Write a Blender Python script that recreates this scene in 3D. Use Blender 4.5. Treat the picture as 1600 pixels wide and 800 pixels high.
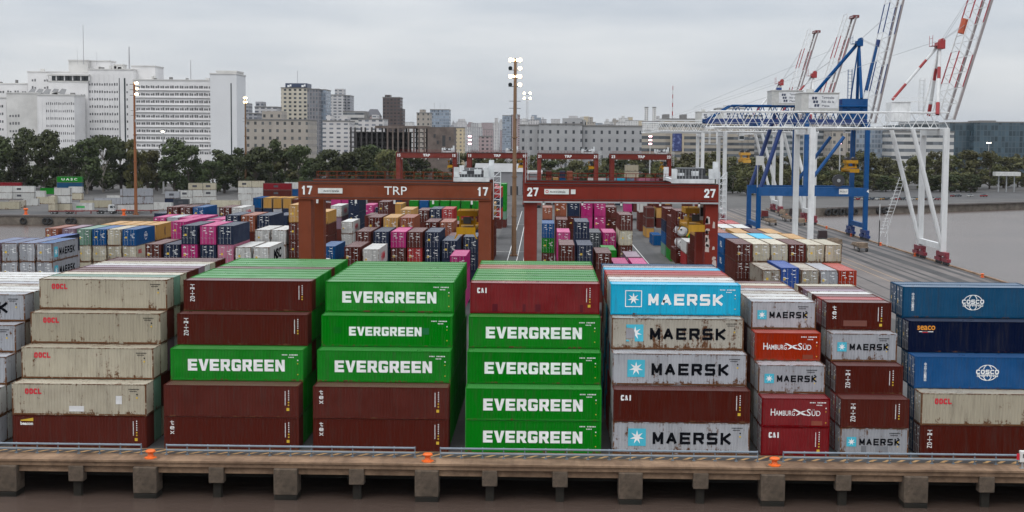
import bpy, math, random
from mathutils import Vector, Matrix

R = math.radians
scene = bpy.context.scene
COL = scene.collection
for o in list(bpy.data.objects):
    bpy.data.objects.remove(o)

# ------------------------------------------------------------------ camera, world, sun, exposure
FPX, YAW, PIT, ROLL, CAMH = 2222.0, .0213, .0817, .0073, 28.0
cy, sy = math.cos(YAW), math.sin(YAW)
FWD = Vector((-sy*math.cos(PIT), cy*math.cos(PIT), -math.sin(PIT)))
_r = Vector((cy, sy, 0)); _u = _r.cross(FWD)
RGT = _r*math.cos(ROLL) + _u*math.sin(ROLL)
UPV = -_r*math.sin(ROLL) + _u*math.cos(ROLL)
cd = bpy.data.cameras.new('camera'); cam = bpy.data.objects.new('camera', cd); COL.objects.link(cam)
cd.sensor_width = 36; cd.lens = FPX/1600*36; cd.clip_start = 1; cd.clip_end = 30000
M = Matrix((RGT, UPV, -FWD)).transposed().to_4x4(); M.translation = (0, 0, CAMH)
cam.matrix_world = M
scene.camera = cam

SUN_EL, SUN_AZ = 58, 200          # sun behind the camera, a little to the left
wd = bpy.data.worlds.new('World'); scene.world = wd; wd.use_nodes = True
nt = wd.node_tree; nt.nodes.clear()
def N(t, **k):
    n = nt.nodes.new(t)
    for a, b in k.items():
        setattr(n, a, b)
    return n
wo = N('ShaderNodeOutputWorld')
sky = N('ShaderNodeTexSky', sky_type='NISHITA', sun_disc=False)
sky.sun_elevation = R(SUN_EL); sky.sun_rotation = R(SUN_AZ)
b1 = N('ShaderNodeBackground'); b1.inputs[1].default_value = .07
nt.links.new(sky.outputs[0], b1.inputs[0])
tc = N('ShaderNodeTexCoord'); mp = N('ShaderNodeMapping'); mp.inputs['Scale'].default_value = (1.6, 1.6, 13)
nz = N('ShaderNodeTexNoise'); nz.inputs['Scale'].default_value = 1.7; nz.inputs['Detail'].default_value = 5; nz.inputs['Roughness'].default_value = .5
mp2 = N('ShaderNodeMapping'); mp2.inputs['Scale'].default_value = (1, 1, 4); mp2.inputs['Location'].default_value = (3, 1, 2)
nz2 = N('ShaderNodeTexNoise'); nz2.inputs['Scale'].default_value = 4.5; nz2.inputs['Detail'].default_value = 6; nz2.inputs['Roughness'].default_value = .55
cr = N('ShaderNodeValToRGB')
cr.color_ramp.elements[0].position = .36; cr.color_ramp.elements[0].color = (.315, .342, .382, 1)
cr.color_ramp.elements[1].position = .66; cr.color_ramp.elements[1].color = (.495, .502, .508, 1)
ad = N('ShaderNodeMath', operation='MULTIPLY_ADD'); ad.inputs[1].default_value = .55
ml = N('ShaderNodeMath', operation='MULTIPLY'); ml.inputs[1].default_value = .45
b2 = N('ShaderNodeBackground'); b2.inputs[1].default_value = .98
mx = N('ShaderNodeMixShader'); mx.inputs[0].default_value = .93
L = nt.links.new
L(tc.outputs['Generated'], mp.inputs[0]); L(mp.outputs[0], nz.inputs['Vector'])
L(tc.outputs['Generated'], mp2.inputs[0]); L(mp2.outputs[0], nz2.inputs['Vector'])
L(nz2.outputs['Fac'], ml.inputs[0]); L(nz.outputs['Fac'], ad.inputs[0]); L(ml.outputs[0], ad.inputs[2])
sx = N('ShaderNodeSeparateXYZ'); L(tc.outputs['Generated'], sx.inputs[0])
zc = N('ShaderNodeMath', operation='MAXIMUM'); zc.inputs[1].default_value = 0; L(sx.outputs[2], zc.inputs[0])
zg_ = N('ShaderNodeMath', operation='MULTIPLY_ADD'); zg_.inputs[1].default_value = 1.9; zg_.inputs[2].default_value = .90; L(zc.outputs[0], zg_.inputs[0])
L(zg_.outputs[0], b2.inputs[1])       # an overcast sky is about three times as bright overhead as at the horizon
L(ad.outputs[0], cr.inputs[0]); L(cr.outputs[0], b2.inputs[0])
L(b1.outputs[0], mx.inputs[1]); L(b2.outputs[0], mx.inputs[2]); L(mx.outputs[0], wo.inputs[0])

sl = bpy.data.lights.new('sun', 'SUN'); sl.energy = .75; sl.angle = R(40); sl.color = (1, .965, .92)
so = bpy.data.objects.new('sun', sl); COL.objects.link(so)
a = R(SUN_AZ)
sd = Vector((math.sin(a)*math.cos(R(SUN_EL)), math.cos(a)*math.cos(R(SUN_EL)), math.sin(R(SUN_EL))))
so.rotation_euler = sd.to_track_quat('Z', 'Y').to_euler()
so.location = (0, 0, 300)
vs = scene.view_settings
vs.view_transform = 'Standard'; vs.look = 'None'; vs.gamma = 1; vs.exposure = .72; vs.use_curve_mapping = False
scene.cycles.max_bounces = 6; scene.cycles.diffuse_bounces = 3; scene.cycles.glossy_bounces = 3
scene.cycles.use_denoising = True

# ------------------------------------------------------------------ picture <-> world
def ray(x, y):
    return FWD + RGT*((x-800)/FPX) - UPV*((y-400)/FPX)
def atz(x, y, z=0.):
    d = ray(x, y); t = (z-CAMH)/d.z
    return Vector((0, 0, CAMH)) + d*t
def atY(x, y, Y):
    d = ray(x, y); t = Y/d.y
    return Vector((0, 0, CAMH)) + d*t

# ------------------------------------------------------------------ materials
MATS = {}
def nodes(m):
    m.use_nodes = True
    t = m.node_tree; t.nodes.clear()
    out = t.nodes.new('ShaderNodeOutputMaterial'); p = t.nodes.new('ShaderNodeBsdfPrincipled')
    t.links.new(p.outputs[0], out.inputs[0])
    return t, p
def nd(t, ty, ins=None, **k):
    n = t.nodes.new(ty)
    for a, b in k.items(): setattr(n, a, b)
    for a, b in (ins or {}).items():
        if hasattr(b, 'is_output') or isinstance(b, bpy.types.NodeSocket): t.links.new(b, n.inputs[a])
        else: n.inputs[a].default_value = b
    return n
def rgb(c): return (c[0], c[1], c[2], 1)
def ramp(t, fac, a, b, ca=(0, 0, 0, 1), cb=(1, 1, 1, 1)):
    r = nd(t, 'ShaderNodeValToRGB', {0: fac})
    r.color_ramp.elements[0].position = a; r.color_ramp.elements[0].color = ca
    r.color_ramp.elements[1].position = b; r.color_ramp.elements[1].color = cb
    return r
def mixc(t, f, a, b, blend='MIX'):
    n = nd(t, 'ShaderNodeMix', data_type='RGBA', blend_type=blend)
    for i, v in ((0, f), (6, a), (7, b)):
        if isinstance(v, bpy.types.NodeSocket): t.links.new(v, n.inputs[i])
        else: n.inputs[i].default_value = v
    return n.outputs[2]

def plain(name, c, rough=.6, metal=0, emit=None, spec=.5, var=.12, scale=1.2):
    if name in MATS: return MATS[name]
    m = bpy.data.materials.new(name); t, p = nodes(m)
    tcn = nd(t, 'ShaderNodeTexCoord')
    n = nd(t, 'ShaderNodeTexNoise', {'Vector': tcn.outputs['Object'], 'Scale': scale, 'Detail': 5})
    lo = tuple(v*(1-var) for v in c)+(1,); hi = tuple(min(1, v*(1+var)) for v in c)+(1,)
    r = ramp(t, n.outputs['Fac'], .3, .7, lo, hi)
    t.links.new(r.outputs[0], p.inputs['Base Color'])
    p.inputs['Roughness'].default_value = rough; p.inputs['Metallic'].default_value = metal
    p.inputs['Specular IOR Level'].default_value = spec
    if emit:
        p.inputs['Emission Color'].default_value = rgb(emit[0]); p.inputs['Emission Strength'].default_value = emit[1]
    MATS[name] = m
    return m

def paint(name, c, rust=.12, rough=.42, dirt=.5, spec=.035):
    """weathered container / machine paint: fading, grime, rust runs"""
    if name in MATS: return MATS[name]
    m = bpy.data.materials.new(name); t, p = nodes(m)
    tcn = nd(t, 'ShaderNodeTexCoord'); oi = nd(t, 'ShaderNodeObjectInfo')
    off = nd(t, 'ShaderNodeVectorMath', {0: tcn.outputs['Object']}, operation='ADD')
    sc = nd(t, 'ShaderNodeMath', {0: oi.outputs['Random'], 1: 83.}, operation='MULTIPLY')
    t.links.new(sc.outputs[0], off.inputs[1])
    v = off.outputs[0]
    n1 = nd(t, 'ShaderNodeTexNoise', {'Vector': v, 'Scale': .45, 'Detail': 5, 'Roughness': .6})
    mpn = nd(t, 'ShaderNodeMapping', {'Vector': v, 'Scale': (2.4, 2.4, .22)})
    n2 = nd(t, 'ShaderNodeTexNoise', {'Vector': mpn.outputs[0], 'Scale': 1.0, 'Detail': 6, 'Roughness': .7})
    n3 = nd(t, 'ShaderNodeTexNoise', {'Vector': v, 'Scale': 3.2, 'Detail': 6, 'Roughness': .75})
    # per-object brightness
    rb = nd(t, 'ShaderNodeMapRange', {0: oi.outputs['Random'], 3: .80, 4: 1.16})
    hs = nd(t, 'ShaderNodeHueSaturation', {'Color': rgb(c)})
    t.links.new(rb.outputs[0], hs.inputs['Value'])
    rs_ = nd(t, 'ShaderNodeMapRange', {0: oi.outputs['Random'], 3: 1.03, 4: .90}); t.links.new(rs_.outputs[0], hs.inputs['Saturation'])
    faded = mixc(t, ramp(t, n1.outputs['Fac'], .42, .75).outputs[0], hs.outputs[0],
                 rgb(tuple(x*.85+.004 for x in c)))
    f2 = nd(t, 'ShaderNodeMath', {0: ramp(t, n2.outputs['Fac'], .5, .82).outputs[0], 1: dirt}, operation='MULTIPLY')
    grime = mixc(t, f2.outputs[0], faded, (.055, .047, .04, 1))
    comb = nd(t, 'ShaderNodeMath', {0: n3.outputs['Fac'], 1: .55}, operation='MULTIPLY')
    comb2 = nd(t, 'ShaderNodeMath', {0: n2.outputs['Fac'], 1: .45, 2: comb.outputs[0]}, operation='MULTIPLY_ADD')
    sz = nd(t, 'ShaderNodeSeparateXYZ', {0: tcn.outputs['Object']})
    low = nd(t, 'ShaderNodeMapRange', {0: sz.outputs[2], 1: .1, 2: .75, 3: .085, 4: 0.})
    n5 = nd(t, 'ShaderNodeTexNoise', {'Vector': v, 'Scale': .7, 'Detail': 3})
    clump = nd(t, 'ShaderNodeMapRange', {0: n5.outputs['Fac'], 1: .35, 2: .65, 3: -.07, 4: .05})
    s1 = nd(t, 'ShaderNodeMath', {0: comb2.outputs[0], 1: low.outputs[0]}, operation='ADD')
    s2 = nd(t, 'ShaderNodeMath', {0: s1.outputs[0], 1: clump.outputs[0]}, operation='ADD')
    th = .76-rust*.36
    fr = ramp(t, s2.outputs[0], th, th+.06)
    rustc = mixc(t, n3.outputs['Fac'], (.17, .075, .032, 1), (.06, .028, .017, 1))
    # lighter scuffs and washed-out panels
    mp4 = nd(t, 'ShaderNodeMapping', {'Vector': v, 'Scale': (.55, .55, 3.4)})
    n4 = nd(t, 'ShaderNodeTexNoise', {'Vector': mp4.outputs[0], 'Scale': 1.3, 'Detail': 7, 'Roughness': .75})
    sf = nd(t, 'ShaderNodeMath', {0: ramp(t, n4.outputs['Fac'], .60, .74).outputs[0], 1: .16}, operation='MULTIPLY')
    grime = mixc(t, sf.outputs[0], grime, rgb(tuple(min(.8, x*1.4+.012) for x in c)))
    col = mixc(t, fr.outputs[0], grime, rustc)
    t.links.new(col, p.inputs['Base Color'])
    rr = nd(t, 'ShaderNodeMapRange', {0: n1.outputs['Fac'], 1: .3, 2: .7, 3: rough-.07, 4: rough+.12})
    t.links.new(rr.outputs[0], p.inputs['Roughness'])
    p.inputs['Specular IOR Level'].default_value = spec
    MATS[name] = m
    return m

PAL = {  # linear base colours
 'B': ('oxide brown', (.080, .0125, .0075)), 'J': ('red brown', (.088, .021, .015)), 'N': ('navy blue', (.017, .026, .054)), 'M': ('magenta', (.40, .022, .15)),
 'G': ('bright green', (.0012, .190, .006)), 'W': ('white', (.52, .52, .50)), 'C': ('cream beige', (.45, .41, .31)),
 'Y': ('ochre yellow', (.42, .225, .055)), 'U': ('blue', (.001, .064, .20)), 'R': ('red', (.32, .020, .020)),
 'T': ('grey green', (.13, .23, .17)), 'O': ('rust orange', (.25, .075, .038)), 'P': ('dusty pink', (.42, .14, .22)),
 'K': ('light grey', (.345, .355, .38)), 'D': ('dark grey', (.045, .05, .06)), 'S': ('sky blue', (.004, .38, .60)),
 'E': ('teal blue', (.0015, .058, .135)), 'V': ('royal blue', (.012, .06, .27)), 'H': ('orange red', (.33, .030, .011)),
 'F': ('slate blue', (.085, .115, .21)), 'I': ('warm grey', (.36, .33, .275)), 'X': ('deep red', (.20, .007, .014)), 'Q': ('midnight blue', (.002, .0065, .030)),
 'Z': ('beige', (.385, .345, .262)), 'A': ('crimson red', (.165, .0045, .0075)), 'L': ('pale purple', (.20, .13, .17)),
}
RUSTY = {'W': .46, 'C': .48, 'K': .52, 'I': .64, 'Z': .50, 'O': .3, 'H': .28, 'R': .25, 'P': .3, 'Y': .3, 'B': .2, 'J': .22, 'G': .2, 'T': .3, 'L': .3}
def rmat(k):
    nme, c = PAL[k]     # roofs: pale sky light put into the base colour, with extra gloss
    return paint('sky-paled roof paint '+nme, tuple(x*.95+.030 for x in c), RUSTY.get(k, .14)*1.15, .32, .3, .42)
def cmat(k, frame=False):
    nme, c = PAL[k]
    r = RUSTY.get(k, .14)
    if frame: return paint('frame paint '+nme, tuple(x*.92 for x in c), min(.95, r*1.5+.12), .45, .42)
    return paint('paint '+nme, c, r)
WHITE = plain('white lettering', (.78, .79, .78), .5)
BLACK = plain('dark lettering', (.006, .0065, .009), .7, spec=.0)
REDL = plain('red lettering', (.55, .012, .03), .5)
ORANGEL = plain('orange lettering', (.75, .28, .02), .5)
CYANL = plain('sky blue emblem', (.05, .42, .55), .5)
YELLOWL = plain('yellow marking', (.6, .4, .03), .5)
GREENL = plain('green marking', (.05, .4, .1), .5)
STEEL = plain('galvanised steel', (.34, .35, .36), .45, .3)
DARKS = plain('dark steel', (.03, .03, .033), .55)
RUBBER = plain('rubber', (.018, .018, .018), .8)
GLASS = plain('dark glass', (.02, .03, .035), .08, spec=.8)
CONC = None

# ------------------------------------------------------------------ mesh helper
class MB:
    def __init__(s): s.v = []; s.f = []; s.m = []
    def quad(s, pts, mat=0):
        i = len(s.v); s.v += [tuple(p) for p in pts]; s.f.append(tuple(range(i, i+len(pts)))); s.m.append(mat); return s
    def box(s, x0, x1, y0, y1, z0, z1, mat=0):
        i = len(s.v)
        s.v += [(x0, y0, z0), (x1, y0, z0), (x1, y1, z0), (x0, y1, z0), (x0, y0, z1), (x1, y0, z1), (x1, y1, z1), (x0, y1, z1)]
        for q in ((0, 3, 2, 1), (4, 5, 6, 7), (0, 1, 5, 4), (1, 2, 6, 5), (2, 3, 7, 6), (3, 0, 4, 7)):
            s.f.append(tuple(i+k for k in q)); s.m.append(mat)
        return s
    def bar(s, a, b, r, n=6, mat=0, r2=None, cap=True):
        a = Vector(a); b = Vector(b); d = (b-a)
        if d.length < 1e-6: return s
        q = d.to_track_quat('Z', 'Y'); i = len(s.v); r2 = r if r2 is None else r2
        ph = math.pi/4 if n == 4 else 0
        for (p, rr) in ((a, r), (b, r2)):
            for k in range(n):
                t = 2*math.pi*k/n+ph
                s.v.append(tuple(p + q @ Vector((rr*math.cos(t), rr*math.sin(t), 0))))
        for k in range(n):
            s.f.append((i+k, i+(k+1) % n, i+n+(k+1) % n, i+n+k)); s.m.append(mat)
        if cap:
            s.f.append(tuple(i+k for k in reversed(range(n)))); s.m.append(mat)
            s.f.append(tuple(i+n+k for k in range(n))); s.m.append(mat)
        return s
    def beam(s, a, b, w, h, mat=0):
        """rectangular beam, w across (horizontal), h the other way"""
        a = Vector(a); b = Vector(b); d = (b-a).normalized()
        up = Vector((0, 0, 1)) if abs(d.z) < .9 else Vector((0, 1, 0)) 
        side = d.cross(up).normalized(); u = side.cross(d).normalized(); i = len(s.v)
        for p in (a, b):
            for (e, g) in ((-1, -1), (1, -1), (1, 1), (-1, 1)):
                s.v.append(tuple(p + side*(e*w/2) + u*(g*h/2)))
        for q in ((3, 2, 1, 0), (4, 5, 6, 7), (0, 1, 5, 4), (1, 2, 6, 5), (2, 3, 7, 6), (3, 0, 4, 7)):
            s.f.append(tuple(i+k for k in q)); s.m.append(mat)
        return s
    def cyl(s, c, axis, r, h, n=12, mat=0):
        c = Vector(c); ax = Vector(axis).normalized()
        return s.bar(c-ax*h/2, c+ax*h/2, r, n, mat)
    def mesh(s, name, smooth=False):
        me = bpy.data.meshes.new(name); me.from_pydata(s.v, [], s.f); 
        if any(s.m): me.polygons.foreach_set('material_index', s.m)
        if smooth: me.polygons.foreach_set('use_smooth', [True]*len(s.f))
        me.update(); return me
    def build(s, name, mats, parent=None, smooth=False):
        me = s.mesh(name, smooth)
        for m in (mats if isinstance(mats, (list, tuple)) else [mats]): me.materials.append(m)
        return link(name, me, parent)
def link(name, me, parent=None):
    o = bpy.data.objects.new(name, me); COL.objects.link(o)
    if parent is not None: o.parent = parent
    return o
def inst(name, me, parent, mats, loc=(0, 0, 0), rot=(0, 0, 0), scale=None):
    """object on shared mesh data with materials of its own"""
    o = bpy.data.objects.new(name, me); COL.objects.link(o)
    if parent is not None: o.parent = parent
    o.location = loc; o.rotation_euler = rot
    if scale: o.scale = scale
    for i, m in enumerate(mats):
        if i < len(o.material_slots):
            o.material_slots[i].link = 'OBJECT'; o.material_slots[i].material = m
    return o
def tag(o, label=None, cat=None, group=None, kind=None):
    if label: o['label'] = label
    if cat: o['category'] = cat
    if group: o['group'] = group
    if kind: o['kind'] = kind
    return o
def thing(name, label, cat, loc=(0, 0, 0), rz=0, group=None):
    o = bpy.data.objects.new(name, None); COL.objects.link(o)
    o.location = loc; o.rotation_euler = (0, 0, rz); o.empty_display_size = .5
    return tag(o, label, cat, group)
def copy_tree(o, parent=None):
    c = o.copy(); COL.objects.link(c)
    if parent is not None: c.parent = parent
    for ch in list(o.children): copy_tree(ch, c)
    return c
ORD = 'first second third fourth fifth sixth seventh eighth ninth tenth eleventh twelfth thirteenth fourteenth fifteenth sixteenth seventeenth eighteenth nineteenth twentieth'.split()
def nth(i):
    if i < 20: return ORD[i]
    tens = {2: 'twenty', 3: 'thirty', 4: 'forty'}[(i+1)//10]
    u = (i+1) % 10
    return {2: 'twentieth', 3: 'thirtieth', 4: 'fortieth'}[(i+1)//10] if u == 0 else tens+'-'+ORD[u-1]

# ------------------------------------------------------------------ lettering
TXT = {}
def text_mesh(body, w, h, bold=.0, stack=False, shear=0.):
    key = (body, w, h, bold, stack, shear)
    if key in TXT: return TXT[key]
    cu = bpy.data.curves.new('lettering', 'FONT')
    cu.body = '\n'.join(body) if stack else body
    cu.size = 1; cu.offset = bold; cu.align_x = 'CENTER'; cu.shear = shear
    cu.resolution_u = 3; cu.fill_mode = 'FRONT'
    if stack: cu.space_line = .82
    ob = bpy.data.objects.new('lettering', cu); COL.objects.link(ob)
    dg = bpy.context.evaluated_depsgraph_get(); dg.update()
    me = bpy.data.meshes.new_from_object(ob.evaluated_get(dg))
    bpy.data.objects.remove(ob); bpy.data.curves.remove(cu)
    me.materials.clear()
    xs = [v.co.x for v in me.vertices]; ys = [v.co.y for v in me.vertices]
    if xs:
        x0, x1, y0, y1 = min(xs), max(xs), min(ys), max(ys)
        for v in me.vertices:   # lies in the xz plane, facing -y, centred
            v.co = ((v.co.x-(x0+x1)/2)/(x1-x0)*w, 0, (v.co.y-(y0+y1)/2)/(y1-y0)*h)
    me.name = 'lettering'; me.materials.append(WHITE)
    TXT[key] = me
    return me
STROKES = {
 'M': [[(0,0),(0,1),(.5,.2),(1,1),(1,0)]], 'A': [[(0,0),(.5,1),(1,0)],[(.2,.3),(.8,.3)]], 'E': [[(1,0),(0,0),(0,1),(1,1)],[(0,.5),(.9,.5)]],
 'R': [[(0,0),(0,1),(.85,1),(1,.88),(1,.58),(.85,.46),(0,.46)],[(.5,.46),(1,0)]], 'S': [[(0,0),(.88,0),(1,.12),(1,.4),(.88,.5),(.12,.5),(0,.6),(0,.88),(.12,1),(.97,1)]],
 'K': [[(0,0),(0,1)],[(1,1),(.2,.5),(1,0)]], 'O': [[(.2,0),(.8,0),(1,.25),(1,.75),(.8,1),(.2,1),(0,.75),(0,.25),(.2,0)]],
 'C': [[(1,.12),(.8,0),(.2,0),(0,.25),(0,.75),(.2,1),(.8,1),(1,.88)]], 'L': [[(0,1),(0,0),(1,0)]], 'I': [[(.5,0),(.5,1)]], 'T': [[(0,1),(1,1)],[(.5,1),(.5,0)]],
 'N': [[(0,0),(0,1),(1,0),(1,1)]], '1': [[(.2,.78),(.6,1),(.6,0)]], '7': [[(0,1),(1,1),(.35,0)]], '2': [[(0,.74),(.06,.9),(.25,1),(.75,1),(1,.85),(1,.62),(0,0),(1,0)]],
 '3': [[(0,1),(.85,1),(1,.86),(1,.64),(.85,.52),(.3,.52)],[(.85,.52),(1,.38),(1,.14),(.85,0),(0,0)]], '5': [[(1,1),(0,1),(0,.56),(.85,.56),(1,.42),(1,.14),(.85,0),(0,0)]],
 '9': [[(1,.45),(.2,.45),(0,.6),(0,.86),(.2,1),(.85,1),(1,.86),(1,.3),(.8,0),(.1,0)]],
 'e': [[(0,.5),(1,.5),(1,.75),(.8,1),(.2,1),(0,.75),(0,.25),(.2,0),(.95,0)]], 't': [[(.4,1.35),(.4,.15),(.6,0),(.95,.05)],[(0,1),(.9,1)]], 'x': [[(0,0),(1,1)],[(0,1),(1,0)]],
 's': [[(0,0),(.88,0),(1,.12),(1,.4),(.88,.5),(.12,.5),(0,.6),(0,.88),(.12,1),(.97,1)]], 'a': [[(.1,1),(.8,1),(1,.8),(1,0),(.2,0),(0,.15),(0,.4),(.2,.55),(1,.55)]],
 'c': [[(1,.05),(.8,0),(.2,0),(0,.25),(0,.75),(.2,1),(.8,1),(1,.95)]], 'o': [[(.2,0),(.8,0),(1,.25),(1,.75),(.8,1),(.2,1),(0,.75),(0,.25),(.2,0)]]}
def stroke_mesh(word, w, h, t=.2, gap=.28, stack=False, asp=None):
    """lettering from strokes of thickness t (share of the letter height); w, h: overall size"""
    key = ('str', word, w, h, t, gap, stack)
    if key in TXT: return TXT[key]
    mb = MB(); n = len(word)
    if stack: lw, lh = w, h/(n+(n-1)*gap)
    else: lh = h; lw = w/(n+(n-1)*gap)
    th = t*lh
    for i, ch in enumerate(word):
        ox, oz = (-w/2, h/2-lh-i*lh*(1+gap)) if stack else (-w/2+i*lw*(1+gap), -h/2)
        P = lambda q: (ox+th/2+q[0]*(lw-th), oz+th/2+q[1]*(lh-th))
        for pl in STROKES[ch]:
            pts = [P(q) for q in pl]
            for k in range(len(pts)-1):
                (xa, za), (xb, zb) = pts[k], pts[k+1]; l = math.hypot(xb-xa, zb-za); ux, uz = (xb-xa)/l, (zb-za)/l
                e = th*.5 if (abs(ux) < .01 or abs(uz) < .01) else th*.28
                xa -= ux*e; za -= uz*e; xb += ux*e; zb += uz*e; nx, nz = -uz*th/2, ux*th/2; y = -.0006*k
                mb.quad([(xa-nx, y, za-nz), (xb-nx, y, zb-nz), (xb+nx, y, zb+nz), (xa+nx, y, za+nz)])
    me = mb.mesh('lettering'); me.materials.append(WHITE); TXT[key] = me
    return me
def glyph_mesh(word, w, h):
    """heavy block capitals for the green containers"""
    key = ('blk', word, w, h)
    if key in TXT: return TXT[key]
    P = {
     'E': [[(0,0),(1,0),(1,.24),(.36,.24),(.36,.38),(.93,.38),(.93,.61),(.36,.61),(.36,.77),(1,.77),(1,1),(0,1)]],
     'V': [[(.34,0),(.70,0),(1.06,1),(.72,1),(.53,.36),(.34,1),(-.04,1)]],
     'R': [[(0,0),(.34,0),(.34,.34),(.34,.55),(.34,.77),(.34,1),(0,1)], [(.34,.77),(.66,.77),(1,.9),(.9,1),(.34,1)],
           [(.66,.55),(.98,.48),(1,.9),(.66,.77)], [(.34,.34),(.86,.34),(.98,.48),(.66,.55),(.34,.55)], [(.44,.34),(.66,0),(1.05,0),(.80,.34)]],
     'G': [[(0,.12),(.34,.26),(.34,.75),(0,.88)], [(0,.88),(.34,.75),(.64,.75),(1,.66),(1,.88),(.88,1),(.12,1)],
           [(0,.12),(.12,0),(.88,0),(1,.12),(.64,.24),(.34,.26)], [(.64,.24),(1,.12),(1,.55),(.52,.55),(.52,.38),(.64,.38)]],
     'N': [[(0,0),(.33,0),(.33,1),(0,1)], [(.33,1),(.33,.52),(.67,0),(.67,.48)], [(.67,0),(1,0),(1,1),(.67,1)]],
    }
    mb = MB(); n = len(word); gap = .17; tot = n+(n-1)*gap
    for i, ch in enumerate(word):
        for poly in P[ch]:
            mb.quad([(((i*(1+gap)+x)/tot-.5)*w, 0, (y-.5)*h) for x, y in poly])
    me = mb.mesh('lettering'); me.materials.append(WHITE); TXT[key] = me
    return me
def star_mesh(w, frame=False, torn=False):
    key = ('star', w, frame, torn)
    if key in TXT: return TXT[key]
    mb = MB(); h = w/2
    def star(r, y, cx=0, half=False):
        pts = []
        for k in range(14):
            t = math.pi/2+k*math.pi/7; rr = r if k % 2 == 0 else r*.36
            pts.append((cx+rr*math.cos(t), y, rr*math.sin(t)))
        for k in range(14):
            a, b = pts[k], pts[(k+1) % 14]
            if half and (a[0]+b[0])/2 < -.02*w: continue
            mb.quad([(cx, y, 0), a, b], 1)
    if frame:
        t = .05*w
        mb.quad([(-h, 0, h-t), (h, 0, h-t), (h, 0, h), (-h, 0, h)], 1); mb.quad([(-h, 0, -h), (h, 0, -h), (h, 0, -h+t), (-h, 0, -h+t)], 1)
        mb.quad([(-h, 0, -h+t), (-h+t, 0, -h+t), (-h+t, 0, h-t), (-h, 0, h-t)], 1); mb.quad([(h-t, 0, -h+t), (h, 0, -h+t), (h, 0, h-t), (h-t, 0, h-t)], 1)
        star(h*.72, 0)
    elif torn:
        mb.quad([(0, 0, -h), (h, 0, -h), (h, 0, h), (-h, 0, h), (-h, 0, h*.62), (-.1*w, 0, h*.55), (0, 0, h*.3)], 0)
        mb.quad([(-h, 0, -h), (-.3*w, 0, -h), (-.32*w, 0, -h*.85), (-h, 0, -h*.8)], 0)
        star(h*.8, -.004, .02*w, True)
    else:
        mb.quad([(-h, 0, -h), (h, 0, -h), (h, 0, h), (-h, 0, h)], 0); star(h*.82, -.004)
    me = mb.mesh('emblem'); me.materials.append(CYANL); me.materials.append(WHITE); TXT[key] = me
    return me
def globe_mesh(w):
    key = ('globe', w)
    if key in TXT: return TXT[key]
    mb = MB(); r = w*.4; t = .035*w
    def arc(ax, az, a0, a1):
        n = 18
        for k in range(n):
            u0 = R(a0+(a1-a0)*k/n); u1 = R(a0+(a1-a0)*(k+1)/n)
            q = lambda u, s: ((ax+s)*math.cos(u), 0, (az+s)*math.sin(u))
            mb.quad([q(u0, -t/2), q(u1, -t/2), q(u1, t/2), q(u0, t/2)])
    for s in (0, 180):
        arc(r*1.05, r*.83, s+24, s+156); arc(r*.48, r*.83, s+28, s+152)
    me = mb.mesh('emblem'); me.materials.append(WHITE); TXT[key] = me
    return me
def swallow_mesh(w):
    key = ('swallow', w)
    if key in TXT: return TXT[key]
    mb = MB(); h = w*.42
    mb.quad([(-.5*w, 0, .5*h), (-.36*w, 0, .52*h), (.0*w, 0, .12*h), (.5*w, 0, -.5*h), (.2*w, 0, -.42*h), (-.06*w, 0, -.12*h)])
    mb.quad([(.45*w, 0, .3*h), (.12*w, 0, .18*h), (-.12*w, 0, -.12*h), (-.3*w, 0, -.55*h), (-.1*w, 0, -.38*h), (.12*w, 0, -.05*h)])
    me = mb.mesh('emblem'); me.materials.append(WHITE); TXT[key] = me
    return me
def mark_mesh(kind, seed):
    """small code lines and stickers near a side's end; origin at the upper right corner"""
    key = ('mark', kind, seed)
    if key in TXT: return TXT[key]
    rg = random.Random(seed); mb = MB()
    def rec(x, z, w, h, m=0): mb.quad([(x, 0, z), (x+w, 0, z), (x+w, 0, z+h), (x, 0, z+h)], m)
    if kind == 'tall':      # upright code columns
        for i in range(11): rec(-1.25, -.55-i*.12, .07, .085)
        for i in range(5): rec(-.95, -.5-i*.2, .09, .1)
        rec(-.98, -1.55, .13, .12, 1); rec(-.98, -1.8, .13, .12, 1)
        if rg.random() < .7: rec(-1.1, -2.25, .26, .26, 1)
    elif kind == 'row':     # one code row with a short row below
        for i in range(11):
            if i != 4: rec(-1.95+i*.135, -.52, .085, .1)
        for i in range(4): rec(-1.35+i*.135, -.74, .085, .09)
        rec(-.55, -1.02, .1, .1); rec(-.55, -1.32, .08, .08, 1); rec(-.55, -2.32, .1, .09, 1)
    else:                   # dark code block
        for i in range(9): rec(-1.6+i*.11, -.5, .075, .09, 2)
        for i in range(6): rec(-1.5+i*.11, -.68, .075, .08, 2)
        rec(-.9, -.98, .12, .12, 2); rec(-.92, -1.3, .14, .14, 1)
        if rg.random() < .6: rec(-.9, -1.7, .1, .1, 1)
    me = mb.mesh('marking'); 
    for m in (WHITE, YELLOWL, BLACK): me.materials.append(m)
    TXT[key] = me
    return me

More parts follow.
